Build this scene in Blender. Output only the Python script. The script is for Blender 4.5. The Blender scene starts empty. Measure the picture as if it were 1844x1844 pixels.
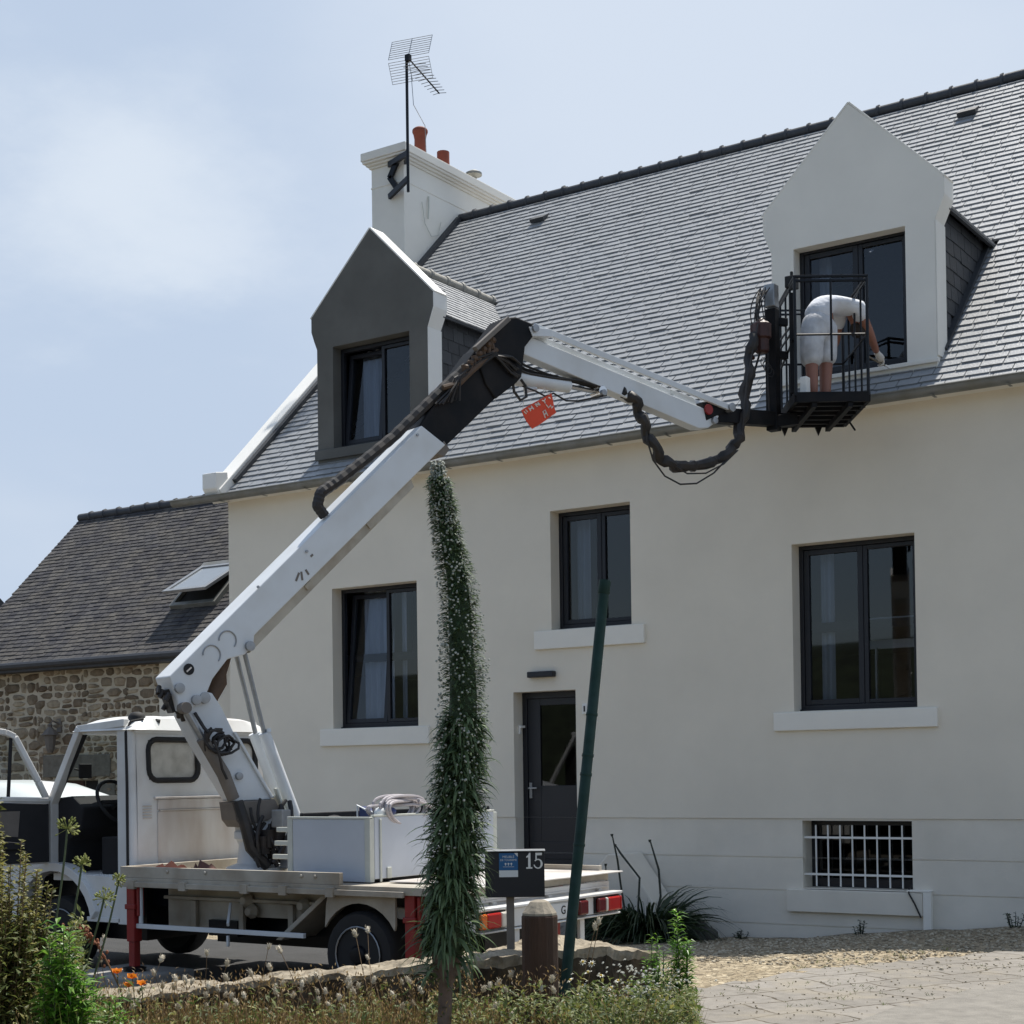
import bpy, math, random
from mathutils import Vector, Matrix, noise
R_ = math.radians
random.seed(7)
scn = bpy.context.scene
COL = scn.collection

# ------------------------------------------------------------------ camera
cam_d = bpy.data.cameras.new('camera')
cam = bpy.data.objects.new('camera', cam_d)
COL.objects.link(cam)
cF = Vector((-0.55794694, 0.82969427, 0.01739628))
cR = Vector((0.82961635, 0.55817435, -0.01334576))
cU = cR.cross(cF)
mw = Matrix((cR, cU, -cF)).transposed().to_4x4()
mw.translation = Vector((0, -16.7, 1.6))
cam.matrix_world = mw
cam_d.sensor_width = 36
cam_d.lens = 36 * 2848.1 / 1844
cam_d.shift_y = (1346.1 - 922) / 1844
cam_d.clip_start = 0.1
cam_d.clip_end = 3000
scn.camera = cam

# ------------------------------------------------------------------ sky and sun
SUN_EL, SUN_AZ = R_(66.5), R_(3.0)
world = bpy.data.worlds.new('World')
scn.world = world
world.use_nodes = True
wn, wl = world.node_tree.nodes, world.node_tree.links
bg = wn['Background']
sky = wn.new('ShaderNodeTexSky')
sky.sky_type = 'NISHITA'
sky.sun_disc = False
sky.sun_elevation = SUN_EL
sky.sun_rotation = SUN_AZ
sky.air_density = 1.0
sky.dust_density = 1.5
sky.ozone_density = 1.5
bg.inputs['Strength'].default_value = 0.1
tc = wn.new('ShaderNodeTexCoord')
sep = wn.new('ShaderNodeSeparateXYZ')
wl.new(tc.outputs['Generated'], sep.inputs[0])
def wmath(op, a, b=None):
    n = wn.new('ShaderNodeMath'); n.operation = op
    for i, q in enumerate((a, b)):
        if q is None: continue
        if isinstance(q, (int, float)): n.inputs[i].default_value = q
        else: wl.new(q, n.inputs[i])
    return n.outputs[0]
zz = wmath('ADD', wmath('MAXIMUM', sep.outputs['Z'], 0.0), 0.22)
comb = wn.new('ShaderNodeCombineXYZ')
wl.new(wmath('DIVIDE', sep.outputs['X'], zz), comb.inputs[0])
wl.new(wmath('DIVIDE', sep.outputs['Y'], zz), comb.inputs[1])
def wnoise(scale, detail, rough, off):
    mp = wn.new('ShaderNodeMapping'); mp.inputs['Location'].default_value = off
    wl.new(comb.outputs[0], mp.inputs[0])
    n = wn.new('ShaderNodeTexNoise')
    n.inputs['Scale'].default_value = scale; n.inputs['Detail'].default_value = detail
    n.inputs['Roughness'].default_value = rough
    wl.new(mp.outputs[0], n.inputs['Vector'])
    return n.outputs['Fac']
def wramp(fac, stops):
    r = wn.new('ShaderNodeValToRGB')
    r.color_ramp.interpolation = 'EASE'
    e = r.color_ramp.elements
    while len(e) < len(stops): e.new(0.5)
    for i, (p, c) in enumerate(stops):
        e[i].position = p; e[i].color = (*c, 1)
    wl.new(fac, r.inputs[0])
    return r.outputs['Color']
veil = wramp(wnoise(0.9, 5, 0.5, (3.1, 1.7, 0)), [(0.30, (0.92,)*3), (0.66, (1.0,)*3)])
puff = wramp(wnoise(1.1, 4, 0.45, (0.35, 4.4, 0)), [(0.45, (0,)*3), (0.75, (0.8,)*3)])
def wmix(fac, a, b):
    n = wn.new('ShaderNodeMixRGB')
    if isinstance(fac, float): n.inputs[0].default_value = fac
    else: wl.new(fac, n.inputs[0])
    for i, q in ((1, a), (2, b)):
        if isinstance(q, tuple): n.inputs[i].default_value = (*q, 1)
        else: wl.new(q, n.inputs[i])
    return n.outputs[0]
# bright veil around the sun, thinning to clear blue behind the camera; two soft cumulus patches over the roofs
side = wn.new('ShaderNodeMapRange'); side.interpolation_type = 'SMOOTHSTEP'
side.inputs[1].default_value = -0.5; side.inputs[2].default_value = 0.35
wl.new(sep.outputs['Y'], side.inputs[0])
side.inputs[3].default_value = 0.24
skycol = wmix(wmath('MULTIPLY', veil, side.outputs[0]), sky.outputs[0], (3.75, 4.5, 5.65))
skycol = wmix(wmath('MULTIPLY', puff, side.outputs[0]), skycol, (4.55, 5.15, 6.0))
def patch(dirv, r0, r1, amount):
    vm = wn.new('ShaderNodeVectorMath'); vm.operation = 'DOT_PRODUCT'
    nm = wn.new('ShaderNodeVectorMath'); nm.operation = 'NORMALIZE'; wl.new(tc.outputs['Generated'], nm.inputs[0])
    wl.new(nm.outputs[0], vm.inputs[0]); vm.inputs[1].default_value = dirv
    ang = wmath('ADD', wmath('ARCCOSINE', vm.outputs['Value']), wmath('MULTIPLY', wmath('SUBTRACT', wnoise(2.2, 7, 0.6, (1.3, 8.2, 0)), 0.5), 0.30))
    mr = wn.new('ShaderNodeMapRange'); mr.interpolation_type = 'SMOOTHSTEP'
    mr.inputs[1].default_value = r0; mr.inputs[2].default_value = r1; mr.inputs[3].default_value = amount; mr.inputs[4].default_value = 0.0
    wl.new(ang, mr.inputs[0]); return mr.outputs[0]
skycol = wmix(patch((-0.695, 0.6326, 0.3418), 0.01, 0.135, 0.85), skycol, (5.25, 5.8, 6.5))
skycol = wmix(patch((-0.4136, 0.8128, 0.4103), 0.05, 0.36, 1.0), skycol, (4.7, 5.3, 6.2))
wl.new(skycol, bg.inputs['Color'])

sun_d = bpy.data.lights.new('sun', 'SUN')
sun_d.energy = 4.3
sun_d.angle = R_(0.6)
sun_d.color = (1.0, 0.95, 0.87)
sun = bpy.data.objects.new('sun', sun_d)
COL.objects.link(sun)
sdir = Vector((math.sin(SUN_AZ) * math.cos(SUN_EL), math.cos(SUN_AZ) * math.cos(SUN_EL), math.sin(SUN_EL)))
sun.rotation_euler = sdir.to_track_quat('Z', 'Y').to_euler()
sun.location = (0, 0, 30)
vs = scn.view_settings
vs.view_transform = 'Standard'; vs.look = 'None'; vs.exposure = 0.5; vs.gamma = 1.0; vs.use_curve_mapping = False

# ------------------------------------------------------------------ materials
MATS = {}
def mat(name, col, rough=0.7, metal=0.0, var=0.12, vscale=6.0, bump=0.0, bscale=40.0, spec=0.5, island=None, dirt=None, stretch=(1, 1, 1)):
    """procedural surface: base colour with noise variation; island = second colour mixed per loose piece;
    dirt = (colour, amount, scale) patches"""
    m = bpy.data.materials.new(name); m.use_nodes = True
    n, l = m.node_tree.nodes, m.node_tree.links
    b = n['Principled BSDF']
    b.inputs['Roughness'].default_value = rough
    b.inputs['Metallic'].default_value = metal
    b.inputs['Specular IOR Level'].default_value = spec
    tcn = n.new('ShaderNodeTexCoord')
    mp = n.new('ShaderNodeMapping'); mp.inputs['Scale'].default_value = stretch
    l.new(tcn.outputs['Object'], mp.inputs[0])
    no = n.new('ShaderNodeTexNoise'); no.inputs['Scale'].default_value = vscale; no.inputs['Detail'].default_value = 6
    no.inputs['Roughness'].default_value = 0.6
    l.new(mp.outputs[0], no.inputs['Vector'])
    base = n.new('ShaderNodeMixRGB'); base.blend_type = 'MIX'
    base.inputs[1].default_value = (*col, 1)
    base.inputs[2].default_value = (*(island or col), 1)
    if island:
        g = n.new('ShaderNodeNewGeometry'); l.new(g.outputs['Random Per Island'], base.inputs[0])
    else: base.inputs[0].default_value = 0
    out = base.outputs[0]
    if dirt:
        dn = n.new('ShaderNodeTexNoise'); dn.inputs['Scale'].default_value = dirt[2]; dn.inputs['Detail'].default_value = 5
        l.new(mp.outputs[0], dn.inputs['Vector'])
        mr = n.new('ShaderNodeMapRange'); mr.inputs[1].default_value = 0.42; mr.inputs[2].default_value = 0.68
        mr.inputs[4].default_value = dirt[1]
        l.new(dn.outputs['Fac'], mr.inputs[0])
        dm = n.new('ShaderNodeMixRGB'); l.new(mr.outputs[0], dm.inputs[0]); l.new(out, dm.inputs[1])
        dm.inputs[2].default_value = (*dirt[0], 1); out = dm.outputs[0]
    hv = n.new('ShaderNodeHueSaturation')
    mr = n.new('ShaderNodeMapRange'); mr.inputs[1].default_value = 0.25; mr.inputs[2].default_value = 0.75
    mr.inputs[3].default_value = 1 - var; mr.inputs[4].default_value = 1 + var
    l.new(no.outputs['Fac'], mr.inputs[0]); l.new(mr.outputs[0], hv.inputs['Value'])
    l.new(out, hv.inputs['Color']); l.new(hv.outputs[0], b.inputs['Base Color'])
    if bump:
        bn = n.new('ShaderNodeTexNoise'); bn.inputs['Scale'].default_value = bscale; bn.inputs['Detail'].default_value = 5
        l.new(mp.outputs[0], bn.inputs['Vector'])
        bp = n.new('ShaderNodeBump'); bp.inputs['Strength'].default_value = bump; bp.inputs['Distance'].default_value = 0.02
        l.new(bn.outputs['Fac'], bp.inputs['Height']); l.new(bp.outputs[0], b.inputs['Normal'])
    MATS[name] = m
    return m
def glass(name, tint, ior, rough=0.02):
    m = bpy.data.materials.new(name); m.use_nodes = True
    n, l = m.node_tree.nodes, m.node_tree.links
    n.remove(n['Principled BSDF'])
    fr = n.new('ShaderNodeFresnel'); fr.inputs[0].default_value = ior
    tr = n.new('ShaderNodeBsdfTransparent'); tr.inputs[0].default_value = (*tint, 1)
    gl = n.new('ShaderNodeBsdfGlossy'); gl.inputs['Roughness'].default_value = rough
    no = n.new('ShaderNodeTexNoise'); no.inputs['Scale'].default_value = 1.6
    bp = n.new('ShaderNodeBump'); bp.inputs['Strength'].default_value = 0.03
    l.new(no.outputs['Fac'], bp.inputs['Height']); l.new(bp.outputs[0], gl.inputs['Normal'])
    mx = n.new('ShaderNodeMixShader')
    l.new(fr.outputs[0], mx.inputs[0]); l.new(tr.outputs[0], mx.inputs[1]); l.new(gl.outputs[0], mx.inputs[2])
    l.new(mx.outputs[0], n['Material Output'].inputs['Surface'])
    MATS[name] = m
    return m
def leafmat(name, c1, c2, trans=0.35, rough=0.55):
    m = bpy.data.materials.new(name); m.use_nodes = True
    n, l = m.node_tree.nodes, m.node_tree.links
    b = n['Principled BSDF']; b.inputs['Roughness'].default_value = rough
    g = n.new('ShaderNodeNewGeometry')
    mx = n.new('ShaderNodeMixRGB'); mx.inputs[1].default_value = (*c1, 1); mx.inputs[2].default_value = (*c2, 1)
    l.new(g.outputs['Random Per Island'], mx.inputs[0])
    l.new(mx.outputs[0], b.inputs['Base Color'])
    t = n.new('ShaderNodeBsdfTranslucent'); l.new(mx.outputs[0], t.inputs[0])
    ms = n.new('ShaderNodeMixShader'); ms.inputs[0].default_value = trans
    l.new(b.outputs[0], ms.inputs[1]); l.new(t.outputs[0], ms.inputs[2])
    l.new(ms.outputs[0], n['Material Output'].inputs['Surface'])
    MATS[name] = m
    return m

mat('render_beige', (0.79, 0.73, 0.62), 0.9, var=0.06, vscale=0.9, bump=0.25, bscale=160, spec=0.2)
mat('render_plinth', (0.79, 0.735, 0.635), 0.9, var=0.06, vscale=1.2, bump=0.25, bscale=160, spec=0.2, dirt=((0.62, 0.58, 0.49), 0.35, 1.5))
mat('render_pale', (0.84, 0.81, 0.735), 0.9, var=0.05, vscale=1.0, bump=0.2, bscale=160, spec=0.2)
mat('render_grey', (0.13, 0.128, 0.118), 0.92, var=0.10, vscale=2.0, bump=0.3, bscale=140, spec=0.2, dirt=((0.17, 0.168, 0.155), 0.5, 1.6))
mat('paint_white', (0.82, 0.81, 0.77), 0.8, var=0.04, vscale=2.0, bump=0.12, bscale=120, spec=0.3)
mat('slate', (0.275, 0.287, 0.30), 0.42, var=0.10, vscale=11, island=(0.305, 0.313, 0.32), bump=0.25, bscale=50, spec=0.5)
mat('slate_old', (0.048, 0.047, 0.054), 0.8, var=0.3, vscale=5, island=(0.092, 0.088, 0.086), bump=0.35, bscale=50, spec=0.25, dirt=((0.13, 0.115, 0.09), 0.45, 2.5))
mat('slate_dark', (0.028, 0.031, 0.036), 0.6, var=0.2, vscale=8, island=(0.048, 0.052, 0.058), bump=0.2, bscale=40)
mat('ridge_dark', (0.05, 0.053, 0.06), 0.6, var=0.2, vscale=8, bump=0.2, bscale=30)
mat('ridge_pale', (0.26, 0.25, 0.22), 0.7, var=0.25, vscale=10, bump=0.3, bscale=30)
mat('zinc', (0.24, 0.245, 0.235), 0.55, metal=0.4, var=0.15, vscale=5, dirt=((0.17, 0.16, 0.12), 0.6, 3.0))
mat('anthracite', (0.010, 0.011, 0.016), 0.45, var=0.1, vscale=5)
mat('dark_room', (0.025, 0.024, 0.022), 0.9)
mat('curtain', (0.62, 0.64, 0.66), 0.9, var=0.12, vscale=9, stretch=(6, 1, 0.3))
mat('roof_glass', (0.20, 0.225, 0.25), 0.15, var=0.05, spec=0.6)
mat('terracotta', (0.19, 0.045, 0.024), 0.75, var=0.15, vscale=9, bump=0.2, bscale=40)
mat('steel_dark', (0.004, 0.005, 0.008), 0.36, spec=0.3, metal=0.0, var=0.2, vscale=12)
mat('steel_grey', (0.32, 0.33, 0.34), 0.4, metal=0.6, var=0.15, vscale=14)
mat('chrome', (0.6, 0.6, 0.6), 0.2, metal=1.0, var=0.05)
mat('truck_white', (0.74, 0.75, 0.74), 0.38, var=0.05, vscale=3, spec=0.5, dirt=((0.42, 0.36, 0.29), 0.45, 2.2))
mat('truck_panel', (0.70, 0.68, 0.65), 0.42, var=0.06, vscale=3, spec=0.5, dirt=((0.36, 0.27, 0.20), 0.65, 1.8), stretch=(1, 1.6, 0.5))
mat('boom_white', (0.66, 0.69, 0.71), 0.42, var=0.05, vscale=3, spec=0.5, dirt=((0.40, 0.39, 0.36), 0.35, 3.0))
mat('boom_dark', (0.004, 0.005, 0.007), 0.6, spec=0.2, var=0.25, vscale=6, dirt=((0.022, 0.018, 0.016), 0.5, 4.0))
mat('bed_alu', (0.44, 0.405, 0.34), 0.6, metal=0.1, var=0.15, vscale=5, dirt=((0.22, 0.17, 0.115), 0.7, 3.0))
mat('alu_panel', (0.52, 0.55, 0.60), 0.45, metal=0.15, var=0.06, vscale=3)
mat('red_paint', (0.27, 0.012, 0.012), 0.45, var=0.15, vscale=6, dirt=((0.12, 0.02, 0.015), 0.5, 4.0))
mat('lamp_red', (0.42, 0.012, 0.010), 0.2, var=0.05)
mat('lamp_darkred', (0.11, 0.006, 0.008), 0.2, var=0.05)
mat('lamp_orange', (0.75, 0.16, 0.02), 0.2, var=0.05)
mat('lamp_clear', (0.68, 0.64, 0.56), 0.2, var=0.05)
mat('rubber', (0.014, 0.014, 0.015), 0.75, var=0.2, vscale=9)
mat('seat_black', (0.016, 0.016, 0.018), 0.85, var=0.15, vscale=9)
mat('black_hose', (0.015, 0.014, 0.014), 0.6, var=0.25, vscale=15, dirt=((0.05, 0.035, 0.025), 0.5, 8.0))
mat('brown_hose', (0.085, 0.05, 0.028), 0.7, var=0.3, vscale=12)
mat('oil_brown', (0.05, 0.018, 0.014), 0.5, var=0.3, vscale=12)
mat('flag_orange', (0.72, 0.075, 0.03), 0.7, var=0.10, vscale=9)
mat('ink_white', (0.72, 0.66, 0.6), 0.8)
mat('cream_tube', (0.55, 0.56, 0.5), 0.5, var=0.1, vscale=9)
mat('dirt_grime', (0.10, 0.09, 0.08), 0.8)
mat('skin', (0.30, 0.13, 0.085), 0.55, var=0.08, vscale=20)
mat('hair', (0.03, 0.022, 0.016), 0.8)
mat('cloth_white', (0.74, 0.76, 0.80), 0.9, var=0.05, vscale=14, bump=1.0, bscale=9)
mat('cloth_short', (0.62, 0.63, 0.65), 0.9, var=0.07, vscale=10, bump=1.0, bscale=9, dirt=((0.36, 0.36, 0.36), 0.55, 8.0))
mat('glove', (0.62, 0.58, 0.52), 0.85, var=0.08, vscale=20)
mat('wood_dark', (0.060, 0.030, 0.017), 0.8, var=0.3, vscale=5, bump=0.4, bscale=25, stretch=(5, 5, 0.6))
mat('wood_grey', (0.27, 0.235, 0.18), 0.85, var=0.25, vscale=7, bump=0.3, bscale=30)
mat('green_paint', (0.004, 0.026, 0.018), 0.55, var=0.3, vscale=8, dirt=((0.02, 0.05, 0.048), 0.5, 9.0), spec=0.3)
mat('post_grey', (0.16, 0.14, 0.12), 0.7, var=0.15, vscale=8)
mat('sticker_blue', (0.015, 0.11, 0.27), 0.45, var=0.03)
mat('sticker_white', (0.66, 0.68, 0.68), 0.5, var=0.03)
mat('blue_plastic', (0.015, 0.03, 0.12), 0.4, var=0.2, vscale=12)
mat('pale_cable', (0.40, 0.37, 0.38), 0.6, var=0.1, vscale=9)
mat('rust_cloth', (0.48, 0.16, 0.09), 0.9, var=0.15, vscale=9)
mat('brown_cloth', (0.10, 0.045, 0.035), 0.9, var=0.2, vscale=9)
mat('concrete', (0.30, 0.29, 0.27), 0.9, var=0.12, vscale=4, bump=0.3, bscale=50)
mat('car_white', (0.78, 0.79, 0.8), 0.25, var=0.02, spec=0.6)
mat('lintel_stone', (0.17, 0.155, 0.125), 0.9, var=0.3, vscale=7, bump=0.6, bscale=25)
mat('rock', (0.10, 0.095, 0.085), 0.9, var=0.3, vscale=7, bump=0.5, bscale=20)
glass('pane', (0.62, 0.68, 0.78), 1.75)
glass('pane_dark', (0.25, 0.28, 0.34), 1.6)
mat('misted_pane', (0.60, 0.58, 0.52), 0.35, var=0.10, vscale=3, dirt=((0.33, 0.31, 0.26), 0.6, 9.0))
mat('mound_green', (0.022, 0.030, 0.014), 0.95, var=0.8, vscale=1.2, bump=0.6, bscale=1.5)
mat('asphalt_shaded', (0.038, 0.038, 0.038), 0.9, var=0.25, vscale=4, bump=0.5, bscale=90)  # asphalt with the truck's shade put into its colour
glass('windscreen', (0.80, 0.84, 0.82), 1.45)
leafmat('echium_leaf', (0.030, 0.062, 0.022), (0.155, 0.225, 0.10), 0.3)
leafmat('echium_flower', (0.22, 0.25, 0.20), (0.52, 0.54, 0.48), 0.2)
leafmat('dry_blade', (0.085, 0.045, 0.018), (0.42, 0.29, 0.12), 0.3)
leafmat('green_blade', (0.05, 0.085, 0.018), (0.17, 0.20, 0.055), 0.45)
leafmat('herb_leaf', (0.045, 0.08, 0.018), (0.20, 0.23, 0.065), 0.4)
leafmat('olive_leaf', (0.05, 0.062, 0.014), (0.30, 0.28, 0.08), 0.4)
leafmat('lush_leaf', (0.06, 0.19, 0.015), (0.24, 0.42, 0.06), 0.5, 0.4)
leafmat('strap_leaf', (0.016, 0.035, 0.016), (0.05, 0.075, 0.03), 0.2, 0.4)
leafmat('tail_head', (0.50, 0.44, 0.33), (0.72, 0.66, 0.54), 0.3)
leafmat('umbel_bud', (0.22, 0.27, 0.06), (0.45, 0.45, 0.16), 0.3)
leafmat('petal_white', (0.7, 0.7, 0.62), (0.8, 0.8, 0.74), 0.3)
leafmat('petal_yellow', (0.6, 0.4, 0.03), (0.7, 0.5, 0.06), 0.2)
leafmat('petal_orange', (0.75, 0.20, 0.02), (0.85, 0.34, 0.03), 0.3)
mat('stem_green', (0.07, 0.09, 0.035), 0.7, var=0.2, vscale=20)
mat('stem_dark', (0.03, 0.035, 0.025), 0.7, var=0.2, vscale=20)
mat('stem_dry', (0.22, 0.14, 0.075), 0.8, var=0.25, vscale=20)
mat('seed_rust', (0.26, 0.10, 0.05), 0.85, var=0.25, vscale=20)
mat('trunk_pale', (0.15, 0.11, 0.085), 0.85, var=0.25, vscale=12, bump=0.4, bscale=30)

def rubble(name, stones, mortar, sc, warp, edge=0.05):
    m = bpy.data.materials.new(name); m.use_nodes = True
    n, l = m.node_tree.nodes, m.node_tree.links
    b = n['Principled BSDF']; b.inputs['Roughness'].default_value = 0.9; b.inputs['Specular IOR Level'].default_value = 0.2
    t = n.new('ShaderNodeTexCoord')
    w = n.new('ShaderNodeTexNoise'); w.inputs['Scale'].default_value = 2.3; w.inputs['Detail'].default_value = 3
    l.new(t.outputs['Object'], w.inputs['Vector'])
    a = n.new('ShaderNodeVectorMath'); a.operation = 'MULTIPLY_ADD'
    a.inputs[1].default_value = (warp,) * 3; l.new(w.outputs['Color'], a.inputs[0]); l.new(t.outputs['Object'], a.inputs[2])
    mp = n.new('ShaderNodeMapping'); mp.inputs['Scale'].default_value = sc; l.new(a.outputs[0], mp.inputs[0])
    v1 = n.new('ShaderNodeTexVoronoi'); v1.feature = 'DISTANCE_TO_EDGE'; v1.inputs['Scale'].default_value = 1; v1.inputs['Randomness'].default_value = 0.9
    v2 = n.new('ShaderNodeTexVoronoi'); v2.feature = 'F1'; v2.inputs['Scale'].default_value = 1; v2.inputs['Randomness'].default_value = 0.9
    l.new(mp.outputs[0], v1.inputs['Vector']); l.new(mp.outputs[0], v2.inputs['Vector'])
    sp = n.new('ShaderNodeSeparateColor'); l.new(v2.outputs['Color'], sp.inputs[0])
    rp = n.new('ShaderNodeValToRGB'); e = rp.color_ramp.elements; rp.color_ramp.interpolation = 'LINEAR'
    while len(e) < len(stones): e.new(0.5)
    for i, c in enumerate(stones): e[i].position = i / (len(stones) - 1); e[i].color = (*c, 1)
    l.new(sp.outputs[0], rp.inputs[0])
    nz = n.new('ShaderNodeTexNoise'); nz.inputs['Scale'].default_value = 14; nz.inputs['Detail'].default_value = 6; l.new(t.outputs['Object'], nz.inputs['Vector'])
    mv = n.new('ShaderNodeMixRGB'); mv.blend_type = 'OVERLAY'; mv.inputs[0].default_value = 0.55
    l.new(rp.outputs[0], mv.inputs[1]); l.new(nz.outputs['Fac'], mv.inputs[2])
    mk = n.new('ShaderNodeMapRange'); mk.interpolation_type = 'SMOOTHSTEP'
    mk.inputs[1].default_value = edge * 0.6; mk.inputs[2].default_value = edge * 1.4
    l.new(v1.outputs['Distance'], mk.inputs[0])
    mm = n.new('ShaderNodeMixRGB'); mm.inputs[1].default_value = (*mortar, 1); l.new(mk.outputs[0], mm.inputs[0]); l.new(mv.outputs[0], mm.inputs[2])
    l.new(mm.outputs[0], b.inputs['Base Color'])
    ad = n.new('ShaderNodeMath'); ad.operation = 'MULTIPLY_ADD'; ad.inputs[1].default_value = 0.35
    l.new(nz.outputs['Fac'], ad.inputs[0]); l.new(mk.outputs[0], ad.inputs[2])
    bp = n.new('ShaderNodeBump'); bp.inputs['Strength'].default_value = 0.8; bp.inputs['Distance'].default_value = 0.04
    l.new(ad.outputs[0], bp.inputs['Height']); l.new(bp.outputs[0], b.inputs['Normal'])
    MATS[name] = m
    return m
mat('mortar', (0.56, 0.495, 0.385), 0.95, var=0.2, vscale=7, bump=0.7, bscale=50, spec=0.15)
mat('rubble_stone', (0.15, 0.12, 0.085), 0.9, var=0.4, vscale=9, island=(0.42, 0.35, 0.25), bump=0.8, bscale=35, spec=0.2, dirt=((0.17, 0.105, 0.065), 0.5, 1.7))
mat('low_wall', (0.085, 0.066, 0.045), 0.95, var=0.5, vscale=9, bump=1.0, bscale=16, spec=0.15, dirt=((0.035, 0.026, 0.018), 0.9, 7.0))  # wall face, colour darkened for shade as well as moss
mat('wall_top_sunlit', (0.33, 0.285, 0.215), 0.95, var=0.35, vscale=9, bump=1.0, bscale=20, spec=0.15, dirt=((0.12, 0.095, 0.065), 0.7, 6.0))  # paler than the face: sunlight put into the colour
rubble('gravel', [(0.12, 0.098, 0.066), (0.38, 0.315, 0.215), (0.26, 0.21, 0.14), (0.50, 0.43, 0.31)], (0.12, 0.098, 0.07), (22, 22, 22), 0.05, 0.03)
rubble('earth', [(0.10, 0.085, 0.065), (0.16, 0.135, 0.10), (0.12, 0.10, 0.08)], (0.11, 0.092, 0.07), (14, 14, 14), 0.08, 0.03)

def paving_mat():
    m = bpy.data.materials.new('paving'); m.use_nodes = True
    n, l = m.node_tree.nodes, m.node_tree.links
    b = n['Principled BSDF']; b.inputs['Roughness'].default_value = 0.85; b.inputs['Specular IOR Level'].default_value = 0.25
    t = n.new('ShaderNodeTexCoord')
    w = n.new('ShaderNodeTexNoise'); w.inputs['Scale'].default_value = 1.6; w.inputs['Detail'].default_value = 5
    l.new(t.outputs['Object'], w.inputs['Vector'])
    a = n.new('ShaderNodeVectorMath'); a.operation = 'MULTIPLY_ADD'; a.inputs[1].default_value = (0.34,) * 3
    l.new(w.outputs['Color'], a.inputs[0]); l.new(t.outputs['Object'], a.inputs[2])
    mp = n.new('ShaderNodeMapping'); mp.inputs['Rotation'].default_value = (0, 0, R_(-63)); l.new(a.outputs[0], mp.inputs[0])
    br = n.new('ShaderNodeTexBrick')
    br.inputs['Scale'].default_value = 1; br.inputs['Brick Width'].default_value = 0.58; br.inputs['Row Height'].default_value = 0.46
    br.inputs['Mortar Size'].default_value = 0.011; br.inputs['Mortar Smooth'].default_value = 0.3
    br.inputs['Color1'].default_value = (0.20, 0.184, 0.161, 1); br.inputs['Color2'].default_value = (0.255, 0.236, 0.21, 1)
    br.inputs['Mortar'].default_value = (0.085, 0.07, 0.05, 1)
    l.new(mp.outputs[0], br.inputs['Vector'])
    nz = n.new('ShaderNodeTexNoise'); nz.inputs['Scale'].default_value = 9; nz.inputs['Detail'].default_value = 8; nz.inputs['Roughness'].default_value = 0.7
    l.new(t.outputs['Object'], nz.inputs['Vector'])
    mv = n.new('ShaderNodeMixRGB'); mv.blend_type = 'OVERLAY'; mv.inputs[0].default_value = 0.5
    l.new(br.outputs['Color'], mv.inputs[1]); l.new(nz.outputs['Fac'], mv.inputs[2])
    ga = n.new('ShaderNodeTexNoise'); ga.inputs['Scale'].default_value = 2.2; ga.inputs['Detail'].default_value = 7
    l.new(t.outputs['Object'], ga.inputs['Vector'])
    gr = n.new('ShaderNodeMapRange'); gr.inputs[1].default_value = 0.52; gr.inputs[2].default_value = 0.66; gr.inputs[4].default_value = 0.65
    l.new(ga.outputs['Fac'], gr.inputs[0])
    gm = n.new('ShaderNodeMixRGB'); gm.inputs[2].default_value = (0.27, 0.24, 0.19, 1)
    l.new(gr.outputs[0], gm.inputs[0]); l.new(mv.outputs[0], gm.inputs[1])
    l.new(gm.outputs[0], b.inputs['Base Color'])
    ad = n.new('ShaderNodeMath'); ad.operation = 'MULTIPLY_ADD'; ad.inputs[1].default_value = -1.2
    l.new(br.outputs['Fac'], ad.inputs[0]); l.new(nz.outputs['Fac'], ad.inputs[2])
    bp = n.new('ShaderNodeBump'); bp.inputs['Strength'].default_value = 0.6; bp.inputs['Distance'].default_value = 0.02
    l.new(ad.outputs[0], bp.inputs['Height']); l.new(bp.outputs[0], b.inputs['Normal'])
    MATS['paving'] = m
paving_mat()
mat('pebble', (0.24, 0.195, 0.13), 0.85, var=0.2, vscale=20, island=(0.52, 0.46, 0.35))
mat('asphalt', (0.215, 0.20, 0.175), 0.9, var=0.22, vscale=9, bump=0.5, bscale=120)
mat('kerb', (0.27, 0.25, 0.215), 0.9, var=0.15, vscale=5, bump=0.3, bscale=60)

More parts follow.
